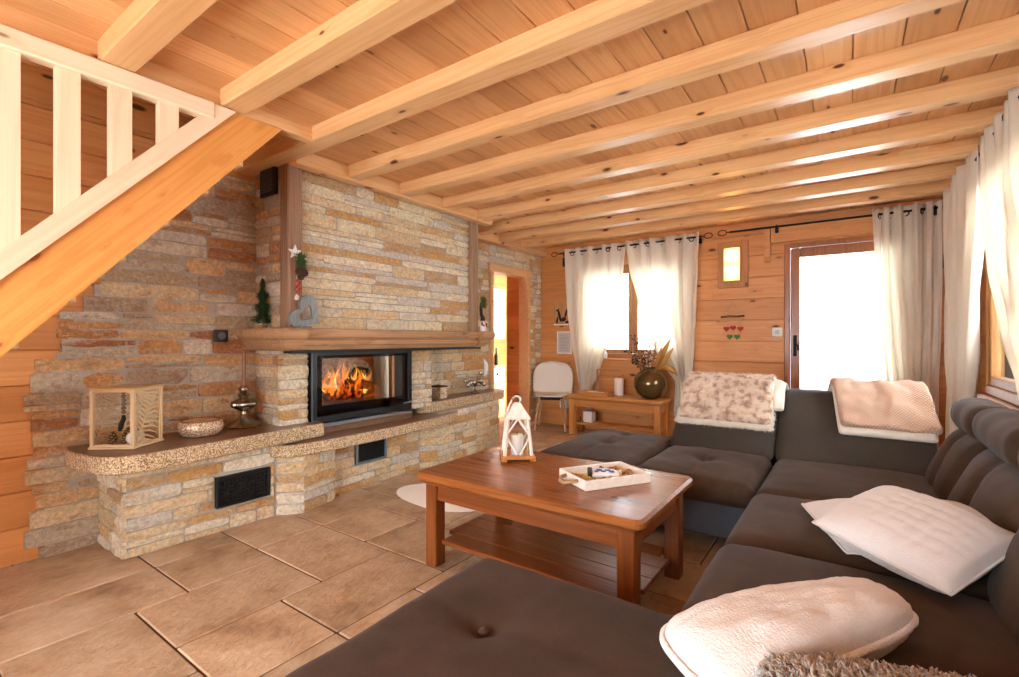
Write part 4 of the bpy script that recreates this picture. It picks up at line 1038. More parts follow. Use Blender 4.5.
# ------------------------------------------------------------------ dining chair
cc = (-3.24, 5.54, 0)
t = thing('dining_chair', cc, 'ivory shell chair with pale wooden legs in the corner by the curtain', 'chair')
CM = Rz(radians(24), cc)
def shell(u, v):
    a = (u - .5) * 2
    if v < .5:   # seat
        s = v / .5; y = -.22 + .40 * s; w = .225 * (1 - .25 * (1 - s) ** 3); z = (.475 - .02 * sin(pi * s)) + .03 * abs(a) ** 3 * s
        return CM @ Vector((a * w, y, z))
    s = (v - .5) / .5; th = s * 1.25
    w = .25 + .02 * sin(pi * s * .8) if s < .5 else .27 * max(0.0, 1 - ((s - .5) / .5) ** 3.0) ** .42
    w = max(w, .01)
    return CM @ Vector((a * w, .18 + .04 * sin(th) + .03 * s - .07 * abs(a) ** 2 * (1 - s * .4), (.475 + .05 * (1 - cos(th)) + .37 * s)))
b = MB(); b.grid(lambda u, v: shell(u, v * .5), 16, 14); solid(b.build('seat', M_chair, t, True), .02, -1)
b = MB(); b.grid(lambda u, v: shell(u, .5 + v * .5), 16, 22); solid(b.build('backrest', M_chair, t, True), .02, -1)
M_cleg = wood('ash chair leg', '#d3a877', '#b88a58', axis=2, knots=0, tone=.08)
for sx in (-1, 1):
    for sy, y in ((-1, -.15), (1, .13)):
        b = MB(); b.tube([CM @ Vector((sx * .20, y + sy * .06, .0)), CM @ Vector((sx * .20, y + sy * .06, .012)), CM @ Vector((sx * .14, y, .43))], [.011, .011, .015], 10); lg = b.build('leg', M_cleg, t, True)
        b = MB(); b.lathe([(.001, 0), (.013, 0), (.013, .012), (.001, .012)], tuple(CM @ Vector((sx * .20, y + sy * .06, .001))), 10); b.build('foot_cap', M_black, lg)
b = MB(); b.box((-.15, -.16, .41), (.15, .14, .428), .005, 0, CM); b.build('seat_frame', M_matte, t)

# ------------------------------------------------------------------ sofa
so = thing('sectional_sofa', (-.3, 2.4, 0), 'large U shaped charcoal sectional sofa with tufted seats', 'sofa')
def seat(x0, x1, y0, y1, z0=.27, z1=.41, r=.085, puff=.022, tufts=(), seams=(), seed=0, mat=None, rf=0, lab='seat_cushion'):
    b = MB(); c = ((x0 + x1) / 2, (y0 + y1) / 2, (z0 + z1) / 2); h = ((x1 - x0) / 2, (y1 - y0) / 2, (z1 - z0) / 2)
    def fn(p):
        u, v = p[0] / h[0], p[1] / h[1]; z = p[2]; x, y = p[0], p[1]
        if z > -h[2] * .3:
            k = (z + h[2] * .3) / (1.3 * h[2])
            z += k * puff * (1 - abs(u) ** 3) * (1 - abs(v) ** 3) * 1.3
            z += k * .005 * mnoise.noise(((x + c[0]) * 3, (y + c[1]) * 3, seed)) + k * .0035 * mnoise.noise(((x + c[0]) * 6 + (y + c[1]) * 9, (y + c[1]) * 3 - (x + c[0]) * 2, seed + 4)) + k * .002 * mnoise.noise(((x + c[0]) * 26, (y + c[1]) * 9, seed + 8))
            for tx, ty in tufts:
                dx, dy = x + c[0] - tx, y + c[1] - ty; d = hypot(dx, dy)
                z -= k * (.034 * math.exp(-(d / .042) ** 2) + .020 * math.exp(-(d / .13) ** 2))
            for ax, val, lo, hi in seams:
                q, w = ((x + c[0] - val, y + c[1]) if ax == 0 else (y + c[1] - val, x + c[0]))
                if lo < w < hi: z -= k * .008 * math.exp(-(q / .016) ** 2)
        return (x, y, z)
    b.rbox(c, h, min(r, h[2] * .95), 30, 5, fn)
    o = b.build(lab, mat or M_sofa, so, True)
    for tx, ty in tufts:
        bb = MB(); zz = z1 + puff * .55 - .036
        bb.lathe([(.001, 0), (.012, .0), (.016, .004), (.013, .009), (.001, .011)], (tx, ty, zz), 12); bb.build('button', M_sofa, o, True)
    return o
def panel(x0, x1, y0, y1, z0=.075, z1=.285):
    b = MB(); b.box((x0, y0, z0), (x1, y1, z1), .015); b.build('base_panel', M_base, so)
XS = .40
panel(-1.80, -1.125, 2.90, 3.95); panel(-1.12, -.40, 2.90, 4.15); panel(-.38, .60, 2.85, 4.15); panel(-.38, .60, 1.42, 2.845); panel(-1.08, .58, .38, 1.40)
seat(-1.83, -1.125, 2.84, 3.98, tufts=((-1.50, 3.42), (-1.52, 3.80)), seams=((0, -1.51, 2.85, 3.97),), seed=1)
seat(-1.118, -.425, 2.83, 3.68, tufts=((-.775, 3.30),), seams=((0, -.775, 2.9, 3.6),), seed=2)
seat(-.418, .42, 2.80, 3.68, seed=3, puff=.028)
seat(-.425, .42, 2.055, 2.795, seed=4, puff=.034)
seat(-.43, .42, 1.435, 2.05, seed=5, puff=.034)
seat(-1.125, .42, .33, 1.43, seed=6, puff=.02, tufts=((-.83, 1.05), (-.25, 1.05)), seams=((0, -.83, .34, 1.42), (1, 1.05, -1.1, .4)), r=.1)
def back(c, h, r, lean_axis, lean, z0, seed, puff=.03, lab='back_cushion', folds=(), mat=None):
    b = MB()
    def fn(p):
        x, y, z = p
        u = (x / h[0] if lean_axis == 1 else y / h[1]); w = z / h[2]
        f = -1 if lean_axis == 1 else -1
        d = y if lean_axis == 1 else x; dd = d / (h[1] if lean_axis == 1 else h[0])
        off = 0
        if dd < 0:
            off -= puff * (1 - abs(u) ** 4) * (1 - abs(w) ** 3) * (-dd)
            for q, wd, dp in folds: off += dp * math.exp(-((u - q - .18 * w) / wd) ** 2) * (-dd)
            off += .006 * mnoise.noise(((x + c[0]) * 4, (y + c[1]) * 4, z * 4 + seed)) + .003 * mnoise.noise(((x + c[0]) * 12, (y + c[1]) * 12, z * 5 + seed))
        off += lean * (z + h[2])
        return (x, y + off, z) if lean_axis == 1 else (x + off, y, z)
    b.rbox(c, h, r, 18, 4, fn)
    return b.build(lab, mat or M_sofa, so, True)
# backs facing the camera, folded back
b = MB(); b.box((-1.10, 3.93, .08), (.40, 4.18, .66), .02); b.build('back_frame', M_sofad, so)
back((-.775, 3.75, .59), (.351, .14, .235), .07, 1, .90, 0, 1, .02, mat=M_sofad)
back((-.0, 3.75, .59), (.422, .14, .235), .07, 1, .90, 0, 2, .02, mat=M_sofad)
# backs along the right wall
back((.44, 3.37, .555), (.10, .315, .20), .09, 0, .42, 0, 3, .05, folds=((.0, .12, .03),))
back((.44, 2.625, .555), (.10, .415, .20), .09, 0, .42, 0, 4, .05, folds=((.05, .1, .03),))
back((.44, 1.81, .555), (.10, .385, .20), .09, 0, .42, 0, 5, .05, folds=((.0, .1, .025),))
back((.44, .92, .555), (.10, .47, .20), .09, 0, .42, 0, 6, .05)
for (ya, yb, zc, s) in ((3.16, 3.74, .785, 1), (2.42, 3.12, .80, 2), (1.60, 2.38, .80, 3), (.5, 1.42, .80, 4)):
    b = MB(); h = (.105, (yb - ya) / 2, .085)
    b.rbox((.56, (ya + yb) / 2, zc), h, .08, 14, 4, lambda p, s=s: (p[0] + .008 * mnoise.noise((p[0] * 9, p[1] * 7, s)), p[1], p[2] * (1 + .1 * (1 - (p[1] / h[1]) ** 2)) + .006 * mnoise.noise((p[0] * 8, p[1] * 8, s + 5)) - .25 * max(0, abs(p[1] / h[1]) - .85) * .12))
    b.build('headrest', M_sofa, so, True)
for x, y in ((-1.74, 2.98), (-1.74, 3.88), (-1.05, 2.98), (-.45, 2.98), (-.32, 1.55), (-1.0, .46), (-1.0, 1.32), (.5, .46), (.5, 2.2), (.5, 4.05), (-1.05, 4.05)):
    b = MB(); b.lathe([(.001, 0.001), (.022, .001), (.026, .08), (.001, .08)], (x, y, 0), 12); b.build('foot', M_black, so)

# ------------------------------------------------------------------ pillows and throws
def pillow(name, label, cat, c, size, rot, mat, th=.075, seed=0, quilt=False, lump=.008, horn=.0, group=None, taper=0, rc=0):
    w, d = size; E = Matrix.Translation(Vector(c)) @ rot
    t = thing(name, c, label, cat, group)
    b = MB(); n = 44
    def surf(sg):
        def f(u, v):
            a, bb = u * 2 - 1, v * 2 - 1
            pk = .10 if not rc else 0; pin = 1 - pk * (1 - bb * bb) * abs(a) ** 1.5; pin2 = 1 - pk * (1 - a * a) * abs(bb) ** 1.5
            e = max(0, (1 - abs(a) ** 2.6)) * max(0, (1 - abs(bb) ** 2.6))
            z = th * e ** .42
            if quilt: z -= .003 * e * (math.exp(-((((a * 4) % 1) - .5) / .10) ** 2) + math.exp(-((((bb * 4) % 1) - .5) / .10) ** 2))
            z += lump * e ** .3 * (mnoise.noise((a * 1.6 + seed, bb * 1.6, sg)) + .45 * mnoise.noise((a * 6 + seed, bb * 6, sg)) + .35 * mnoise.noise((a * 22 + seed, bb * 22, sg)))
            x, y = a * w / 2 * pin2, bb * d / 2 * pin
            if rc: x *= 1 - rc * (abs(a) * abs(bb)) ** 3; y *= 1 - rc * (abs(a) * abs(bb)) ** 3
            y = d / 2 - (d / 2 - y) * (1 - taper * (a * .5 + .5))
            return E @ Vector((x, y, sg * z))
        return f
    b.grid(surf(1), n, n); b.grid(lambda u, v: surf(-1)(1 - u, v), n, n)
    b.build('cover', mat, t, True)
    b = MB(); rim = [surf(1)(i / 30, 0) for i in range(30)] + [surf(1)(1, i / 30) for i in range(30)] + [surf(1)(1 - i / 30, 1) for i in range(30)] + [surf(1)(0, 1 - i / 30) for i in range(30)]
    b.tube(rim, .005 if not horn else horn, 6, closed=True); b.build('seam', mat, t, True)
    return t
R3 = lambda x, y, z: Matrix.Rotation(radians(z), 4, 'Z') @ Matrix.Rotation(radians(y), 4, 'Y') @ Matrix.Rotation(radians(x), 4, 'X')
pillow('cushion', 'white quilted cushion, the lower one, mostly hidden with two corners showing', 'cushion', (.17, 2.32, .505), (.56, .50), R3(0, -6, 19), M_quilt, .06, 3)
pillow('cushion', 'large white quilted cushion lying on top of another against the sofa back', 'cushion', (.165, 2.06, .565), (.39, .41), R3(11, 10, -30), M_quilt, .08, 1, True)
pillow('cushion', 'fluffy white sherpa cushion lying across the front of the sofa', 'cushion', (-.085, 1.30, .515), (.67, .25), R3(3, 0, 50), M_sherpa, .085, 7, False, .016, .010, None, .35, .16)

t = thing('shaggy_cushion', (.03, 1.13, .52), 'taupe shaggy cushion at the bottom edge in front of the sherpa cushion', 'cushion')
b = MB(); SM = Matrix.Translation((.115, 1.035, .515)) @ R3(0, 0, 20)
core_fn = lambda p: (p[0], p[1], p[2] * (1 - .5 * (p[0] / .24) ** 4))
b.rbox((0, 0, 0), (.235, .17, .07), .068, 10, 4, core_fn, 0, SM); b.build('pad', M_shag, t, True)
b = MB(); rr = random.Random(77)
for i in range(5200):
    a, c = rr.uniform(-1, 1), rr.uniform(-1, 1)
    base = Vector((a * .23, c * .165, .066 * max(0, 1 - abs(a) ** 4) ** .5 * max(.05, 1 - abs(c) ** 4) ** .5 * .96))
    nn = Vector((a ** 3 * .8, c ** 3 * .8, 1)).normalized()
    d = (nn + Vector((rr.uniform(-.9, .9), rr.uniform(-.9, .9), rr.uniform(-.2, .3)))).normalized(); l = rr.uniform(.022, .042); w = rr.uniform(.0016, .003)
    s = d.orthogonal().normalized() * w; e = base + d * l + Vector((0, 0, -.3 * l)); mid = base + d * l * .6; s2 = d.cross(s).normalized() * w
    b.add([base + s, base - s * .5 + s2, base - s * .5 - s2, mid + s, mid - s * .5 + s2, mid - s * .5 - s2, e], [(0, 1, 4, 3), (1, 2, 5, 4), (2, 0, 3, 5), (3, 4, 6), (4, 5, 6), (5, 3, 6)], 0, SM)
tag(b.build('pile', M_shag, t, True), kind='stuff')

def pathmap(path):
    P = [Vector((0, y, z)) for y, z in path]; L = [0]
    for p, q in zip(P, P[1:]): L.append(L[-1] + (q - p).length)
    def f(s):
        s = max(0, min(L[-1], s))
        for i in range(len(P) - 1):
            if s <= L[i+1] + 1e-9:
                k = (s - L[i]) / (L[i+1] - L[i]); pt = P[i].lerp(P[i+1], k); break
        def tan(j): return (P[min(j+1, len(P)-1)] - P[max(j-1, 0)]).normalized()
        tg = tan(i).lerp(tan(i+1), k).normalized()
        return pt, Vector((0, -tg.z, tg.y))
    return f, L[-1]
def draped(name, path, x0, x1, th, mat, parent, skew=0, seed=0, lump=.006, r=None, n=26, edge=0):
    f, L = pathmap(path); b = MB()
    hx, hl = (x1 - x0) / 2, L / 2
    def fn(p):
        pt, nn = f(p[1] + hl)
        k = 1 - abs(p[1]) / hl
        x = (x0 + x1) / 2 + p[0] + skew * (p[1] / hl) + edge * mnoise.noise((0, p[1] * 14, seed)) * (p[0] / hx)
        o = pt + nn * (p[2] + (lump * mnoise.noise((p[0] * 9, p[1] * 9, seed)) + lump * .5 * mnoise.noise((p[0] * 30, p[1] * 30, seed)) if p[2] > 0 else 0))
        return (x, o.y, o.z + (edge * 1.0 * mnoise.noise((p[0] * 22, seed, 1)) if p[1] < -hl * .9 else 0))
    b.rbox((0, 0, 0), (hx, hl, th), r or th * .95, n, 3, fn)
    return b.build(name, mat, parent, True)
# the back's front surface leans by .90 from (y 3.59, z .36)
bf = lambda z, d: (3.605 + .90 * (z - .36) - d * .74, z + d * .67)
t = thing('fur_throw', (-.76, 3.95, .62), 'spotted beige faux fur throw with cream edge over the sofa back', 'throw')
pt = [bf(.58, .035), bf(.65, .036), bf(.72, .038), bf(.78, .042), (3.98, .865), (4.06, .895), (4.16, .885), (4.25, .83), (4.30, .70)]
draped('fur_face', pt, -1.085, -.455, .032, M_fur, t, 0, 1, .012)
pt2 = [bf(.555, .012), bf(.65, .012), bf(.75, .014), (3.99, .83), (4.07, .855), (4.17, .84), (4.27, .78), (4.32, .62)]
draped('sherpa_lining', pt2, -1.105, -.44, .018, M_cream, t, 0, 2, .008, edge=.02)
b = MB(); rr = random.Random(31); ff, LL = pathmap(pt)
for i in range(7000):
    s, x = rr.uniform(0, LL * .8), rr.uniform(-1.075, -.465); p, nn = ff(s); p = Vector((x, p.y, p.z)) + nn * .03
    d = (nn * .55 + Vector((rr.uniform(-.7, .7), rr.uniform(-.3, .1), -.6 + rr.uniform(-.5, .5)))).normalized(); l = rr.uniform(.015, .034); w = .0020
    q = d.orthogonal().normalized() * w; q2 = d.cross(q).normalized() * w
    b.add([p + q, p - q * .5 + q2, p - q * .5 - q2, p + d * l], [(0, 1, 3), (1, 2, 3), (2, 0, 3)])
tag(b.build('fur_pile', M_fur, t), kind='stuff')
draped('side_fold', [bf(.68, .02), bf(.76, .03), (3.985, .845), (4.06, .872), (4.16, .86), (4.26, .80), (4.31, .66)], -.462, -.385, .022, M_cream, t, 0, 9, .02)
b = MB(); rr = random.Random(6); f1, L1 = pathmap(pt2)
for i in range(1500):
    if i % 3: s, x = rr.uniform(0, .03), rr.uniform(-1.10, -.445)
    else: s, x = rr.uniform(0, L1 * .6), rr.choice((-1.103, -.442)) + rr.uniform(-.01, .01)
    p, nn = f1(s); p = Vector((x, p.y, p.z)) + nn * rr.uniform(0, .02); d = (nn * .5 + Vector((rr.uniform(-.6, .6), -.2, -.9 if i % 3 else rr.uniform(-.6, .2)))).normalized(); l = rr.uniform(.012, .03); w = .0022
    q = d.orthogonal().normalized() * w; q2 = d.cross(q).normalized() * w
    b.add([p + q, p - q * .5 + q2, p - q * .5 - q2, p + d * l], [(0, 1, 3), (1, 2, 3), (2, 0, 3)])
tag(b.build('fringe', M_cream, t), kind='stuff')

t = thing('folded_blanket', (.15, 3.95, .66), 'folded pink waffle blanket with white lining over the sofa back corner', 'blanket')
pt = [bf(.605, .05), bf(.67, .055), bf(.74, .058), (3.955, .845), (4.02, .885), (4.10, .90), (4.19, .885), (4.27, .82)]
draped('blanket_face', pt, -.10, .40, .024, M_pink, t, -.045, 3, .026)
pt2 = [bf(.575, .016), bf(.65, .018), bf(.74, .018), (3.97, .815), (4.05, .85), (4.14, .85), (4.22, .82), (4.29, .74)]
draped('sherpa_lining', pt2, -.105, .385, .022, M_cream, t, -.04, 4, .01)

# sheepskin on the floor
t = thing('sheepskin_rug', (-2.55, 2.72, 0), 'white sheepskin lying on the tiles behind the coffee table leg', 'rug')
b = MB(); ns = 40
def skin(u, v):
    a = 2 * pi * u; q = 1 + .16 * cos(2 * a + .5) + .07 * sin(3 * a); r = v ** .8
    return (-2.50 + .40 * r * q * cos(a + .5) * .95, 2.71 + .30 * r * q * sin(a + .5), .004 + .05 * (1 - r ** 3) + .010 * mnoise.noise((cos(a) * r * 5, sin(a) * r * 5, 1)) * (1 - r ** 4))
b.grid(skin, ns, 16); b.build('fleece', M_sheep, t, True)
b = MB(); b.prism([skin(k / 40, 1)[:2] for k in range(40)], .001, .006); b.build('hide', M_cream, t)

# ------------------------------------------------------------------ things on the hearth bench
HZ = .593
gc = Vector((-3.215, .965, HZ)); d1 = Vector((-.80, -.60, 0)); d2 = Vector((-.60, .80, 0)); S = .236; HH = .325
t = thing('lantern', tuple(gc + (d1 + d2) * S / 2), 'square champagne gold lantern with pierced fern panels on the hearth', 'lantern')
GM = Matrix(((d1.x, d2.x, 0, gc.x), (d1.y, d2.y, 0, gc.y), (0, 0, 1, gc.z), (0, 0, 0, 1)))
# local x along d1 (front face, y=0), local y along d2
G = lambda: MB()
def gadd(b, name, mat, parent, sm=False):
    o = MB(); o.add([(x, y, z) for x, y, z in b.v], b.f, 0, GM); o.f = [f[::-1] for f in o.f] if GM.determinant() < 0 else o.f; return o.build(name, mat, parent, sm)
b = G(); b.box((-.006, -.006, .001), (S + .006, S + .006, .014), .003); gadd(b, 'base', M_gold, t)
b = G(); b.box((-.006, -.006, HH), (S + .006, S + .006, HH + .012), .003); gadd(b, 'lid', M_goldin, t)
for x in (0, S - .018):
    for y in (0, S - .018):
        b = G(); b.box((x, y, .014), (x + .018, y + .018, HH), .002); gadd(b, 'corner_post', M_gold, t)
def fern(b, P):
    """pierced fern leaf: ribs along a stem; P(u, v) -> local point"""
    a0, a1 = (.05, .02), (.93, .98)
    def bar(p, q, w0, w1):
        p, q = Vector(p), Vector(q); dn = (q - p).normalized(); pn = Vector((-dn.y, dn.x))
        m = (p + q) / 2 + pn * .03
        pts = [p, m, q]; ws = [w0, (w0 + w1) * .55, w1]; vs = []
        for k, (c, w) in enumerate(zip(pts, ws)):
            for sg in (-1, 1):
                e = c + pn * w * sg; e = Vector((min(.995, max(.005, e.x)), min(.995, max(.005, e.y))))
                vs += [P(e.x, e.y, 0), P(e.x, e.y, .003)]
        fs = []
        for k in range(2):
            o = 4 * k; fs += [(o, o + 4, o + 6, o + 2), (o + 1, o + 3, o + 7, o + 5), (o, o + 1, o + 5, o + 4), (o + 2, o + 6, o + 7, o + 3)]
        b.add(vs, fs + [(0, 2, 3, 1), (8, 9, 11, 10)])
    bar(a0, a1, .02, .012)
    for k in range(13):
        s = .0 + k / 13; c = (a0[0] + (a1[0] - a0[0]) * s, a0[1] + (a1[1] - a0[1]) * s)
        bar(c, (min(.99, c[0] + .62), max(.01, c[1] + .10 - .26 * (1 - s))), .019, .008)
        bar(c, (max(.01, c[0] - .5 * (.6 + s)), min(.99, c[1] + .30)), .019, .008)
i0, i1, j0, j1 = .018, S - .018, .014, HH
W = i1 - i0; Hh = j1 - j0
for nm, P in (('fern_panel', lambda u, v, d: (.006 + d, i0 + W * u, j0 + Hh * v)), ('fern_panel', lambda u, v, d: (S - .009 + d, i0 + W * u, j0 + Hh * v)), ('fern_panel', lambda u, v, d: (i0 + W * u, S - .009 + d, j0 + Hh * v))):
    b = G(); fern(b, P)
    for lo, hi in (((0, 0), (1, .03)), ((0, .97), (1, 1)), ((0, .03), (.04, .97)), ((.96, .03), (1, .97))):
        vs = [P(u, v, d) for d in (0, .003) for u, v in (lo, (hi[0], lo[1]), hi, (lo[0], hi[1]))]
        b.add(vs, [(0, 1, 2, 3), (4, 7, 6, 5), (0, 4, 5, 1), (1, 5, 6, 2), (2, 6, 7, 3), (3, 7, 4, 0)])
    gadd(b, nm, M_gold, t)
b = G()
for lo, hi in (((i0, .003, j0), (i1, .012, j0 + .012)), ((i0, .003, j1 - .012), (i1, .012, j1))): b.box(lo, hi, .002)
gadd(b, 'front_rail', M_gold, t)
# ornament inside: pine cones and a bead tassel
pcs = ['brown pine cone with gold tips lying in the gold lantern, the left one', 'brown pine cone with gold tips standing in the gold lantern', 'brown pine cone with gold tips at the back of the gold lantern']
for i, (px, py, pz, sc_) in enumerate(((.165, .07, .05, .036), (.11, .09, .045, .034), (.14, .15, .06, .036))):
    c = GM @ Vector((px, py, pz)); o = thing('pine_cone', tuple(c), pcs[i], 'pine cone', 'pine cones in the gold lantern')
    b = MB(); rr = random.Random(i + 60)
    b.lathe([(.001, -sc_), (sc_ * .5, -sc_ * .8), (sc_ * .62, 0), (sc_ * .35, sc_ * .8), (.001, sc_)], tuple(c), 10); b.build('core', plain('cone brown', '#5a3a22', .8), o, True)
    b = MB()
    for k in range(46):
        s = k / 46; a = k * 2.4; z = -sc_ * .85 + 1.7 * sc_ * s; r = sc_ * (.55 + .5 * sin(pi * (.15 + .8 * s))); p = c + Vector((cos(a) * r * .5, sin(a) * r * .5, z)); e = c + Vector((cos(a) * r, sin(a) * r, z + sc_ * .22)); sd = Vector((-sin(a), cos(a), 0)) * sc_ * .2
        b.add([p, e + sd, e - sd, e + Vector((0, 0, sc_ * .1))], [(0, 1, 3), (0, 3, 2), (0, 2, 1), (1, 2, 3)])
    tag(b.build('scale', [plain('gilded cone scale', '#b39a5a', .4, .4)], o), kind='stuff')
for i, (px, py) in enumerate(((.05, .07), (.065, .12))):
    c = GM @ Vector((px, py, .014 + .036)); o = thing('bauble', tuple(c), ('pearly white bauble at the front of the gold lantern', 'pearly white bauble at the back of the gold lantern')[i], 'bauble')
    b = MB(); b.lathe([(.035 * sin(pi * k / 12) + .0005, -.035 * cos(pi * k / 12)) for k in range(13)], tuple(c), 18); b.build('ball', plain('pearl', '#e6e2dc', .25), o, True)
    b = MB(); b.lathe([(.008, .033), (.008, .042), (.001, .043)], tuple(c), 10); b.build('cap', M_silver, o)
o = thing('bead_tassel', tuple(GM @ Vector((.075, .03, .2))), 'black tassel on a string of beads hanging in the gold lantern', 'tassel')
b = MB()
for k in range(6): b.lathe([(.0115 * sin(pi * j / 8) + .0003, -.0115 * cos(pi * j / 8)) for j in range(9)], tuple(GM @ Vector((.075, .03, HH - .014 - k * .022))), 10)
b.build('bead', plain('pewter beads', '#8a8078', .3, .6), o, True)
b = MB(); b.tube([GM @ Vector((.075 + .02 * k / 4 * (k > 1), .03, HH - .14 - .022 * k)) for k in range(5)], [.008, .012, .013, .013, .009], 8); b.build('tassel', M_matte, o, True)

t = thing('bowl', (-3.355, 1.36, HZ), 'round engraved copper bowl on the left hearth slab', 'bowl')
def bowlmat():
    m = Mat('engraved copper'); co = m.coord(); m.n('TexVoronoi', _set={'feature': 'DISTANCE_TO_EDGE'}, Vector=co, Scale=60.0); v = m.last.outputs['Distance']
    f = m.n('MapRange', Value=v, From_Min=.03, From_Max=.09, To_Min=0.0, To_Max=1.0)
    return m.bsdf(Base_Color=m.mix(f, C('#efe2cc'), C('#b08a62')), Metallic=.35, Roughness=.4)
b = MB(); b.lathe([(.001, 0), (.085, 0), (.1, .006), (.118, .03), (.124, .055), (.118, .08), (.11, .094)], (-3.355, 1.36, HZ), 32); b.build('body', bowlmat(), t, True, 60)
b = MB(); b.lathe([(.001, .012), (.09, .014), (.106, .05), (.104, .09)], (-3.355, 1.36, HZ), 32); b.build('inside', plain('copper inside', '#8a5432', .35, .7), t, True)
b = MB(); b.tube([(-3.355 + .108 * cos(a), 1.36 + .108 * sin(a), HZ + .095) for a in [2 * pi * k / 32 for k in range(32)]], .005, 6, closed=True); b.build('rim', plain('copper rim', '#a0643c', .3, .8), t, True)

cx, cy = -3.44, 1.665
t = thing('candlestick', (cx, cy, HZ), 'ornate tarnished silver candlestick on the hearth by the breast corner', 'candlestick')
b = MB(); b.lathe([(R_ * 1.18 if R_ > .002 else R_, Z_) for R_, Z_ in [(.001, 0), (.088, 0), (.092, .006), (.086, .016), (.07, .028), (.05, .045), (.035, .06), (.024, .075), (.018, .09)]], (cx, cy, HZ), 32, wob=lambda a, z: .07 * sin(a * 8) * (z < .06)); b.build('foot', M_silver, t, True, 60)
b = MB(); b.lathe([(R_ * 1.18 if R_ > .002 else R_, Z_) for R_, Z_ in [(.018, .09), (.016, .105), (.03, .115), (.058, .135), (.066, .155), (.06, .175), (.036, .19), (.02, .198), (.03, .21), (.034, .222), (.022, .235), (.026, .25), (.03, .265), (.02, .278), (.018, .29)]], (cx, cy, HZ), 32, wob=lambda a, z: .09 * sin(a * 12) * (.115 < z < .19)); b.build('baluster_stem', M_silver, t, True, 60)
cd = thing('taper_candle', (cx, cy, HZ + .285), 'tall brown taper candle in the silver candlestick', 'candle')
b = MB(); b.lathe([(.001, .292), (.014, .292), (.014, .30), (.012, .50), (.011, .52), (.001, .522)], (cx, cy, HZ), 14); b.build('wax', plain('brown wax', '#8a5a38', .4), cd, True, 50)
b = MB(); b.tube([(cx, cy, HZ + .52), (cx, cy, HZ + .533)], .0015, 5); b.build('wick', M_matte, cd)

t = thing('tea_light_holder', (-3.46, 3.62, HZ), 'small square cream tea light holder on the right hearth slab', 'candle holder')
b = MB(); M = Rz(radians(8), (-3.46, 3.62, HZ))
for lo, hi in (((-.07, -.06, 0.001), (.07, .06, .012)), ((-.07, -.06, .012), (.07, -.052, .115)), ((-.07, .052, .012), (.07, .06, .115)), ((-.07, -.052, .012), (-.062, .052, .115)), ((.062, -.052, .012), (.07, .052, .115))): b.box(lo, hi, .003, 0, M)
b.build('body', speckle('crackled cream glaze', ['#e6d8bc', '#d3bb92', '#efe6d2', '#b99a6e'], 90, .4), t)
b = MB()
for lo, hi in (((-.073, -.063, .115), (.073, -.05, .128)), ((-.073, .05, .115), (.073, .063, .128)), ((-.073, -.05, .115), (-.06, .05, .128)), ((.06, -.05, .115), (.073, .05, .128))): b.box(lo, hi, .002, 0, M)
b.build('rim', plain('dark metal rim', '#3a2a1c', .5, .5), t)
t = thing('glass_ornament', (-3.45, 4.2, HZ), 'shiny branched glass and metal ornament at the end of the hearth', 'ornament')
M_orn = plain('silvered glass', '#cfc8bc', .12, .85)
b = MB(); b.lathe([(.001, 0.001), (.05, .001), (.052, .01), (.02, .022), (.012, .05), (.01, .10)], (-3.45, 4.2, HZ), 18); b.build('foot', M_silver, t, True)
rr = random.Random(9)
for i in range(11):
    a = i * 2.4; e = Vector((-3.45 + .09 * cos(a) * (.5 + .5 * rr.random()), 4.2 + .13 * sin(a), HZ + rr.uniform(.09, .23)))
    b = MB(); b.tube([(-3.45, 4.2, HZ + .08), ((-3.45 + e.x) / 2, (4.2 + e.y) / 2, e.z - .015), e], .005, 6); br = b.build('branch', M_silver, t, True)
    b = MB(); r = rr.uniform(.022, .034); b.lathe([(r * sin(pi * k / 10) + .0004, -r * cos(pi * k / 10)) for k in range(11)], tuple(e), 14); b.build('glass_ball', M_orn, br, True)
b = MB(); b.tube([(-3.45 + .02, 4.33 + .05 * sin(pi * k / 8), HZ + .18 + .20 * k / 8) for k in range(9)], [.003 + .022 * sin(pi * k / 8) for k in range(9)], 8); b.build('plume', M_white, t, True)

# ------------------------------------------------------------------ things on the mantel
MZ = 1.277
t = thing('conifer_ornament', (-3.40, 1.785, MZ), 'small dark green artificial conifer on the left end of the mantel', 'tree ornament')
tx, ty = -3.395, 1.772
b = MB(); b.lathe([(.001, 0), (.03, 0), (.032, .02), (.001, .024)], (tx, ty, MZ), 14); b.build('base', M_old, t)
b = MB(); b.tube([(tx, ty, MZ + .02), (tx, ty, MZ + .33)], .005, 6); b.build('trunk', M_old, t)
b = MB(); rr = random.Random(4)
for i in range(2600):
    s = rr.random() ** .8; z = MZ + .03 + .31 * s; R = (.088 * (1 - s) ** .8 + .008) * (.85 + .3 * sin(s * 22)); a = rr.uniform(0, 2 * pi)
    p = Vector((tx + cos(a) * R * .25, ty + sin(a) * R * .22, z)); e = Vector((tx + cos(a) * R, ty + sin(a) * R * .9, z + rr.uniform(-.012, .022))); w = .0022
    sd = Vector((-sin(a), cos(a), 0)) * w; up = Vector((0, 0, w))
    b.add([p + sd, p - sd, p + up, e], [(0, 1, 3), (1, 2, 3), (2, 0, 3)])
tag(b.build('needles', M_leafg, t), kind='stuff')

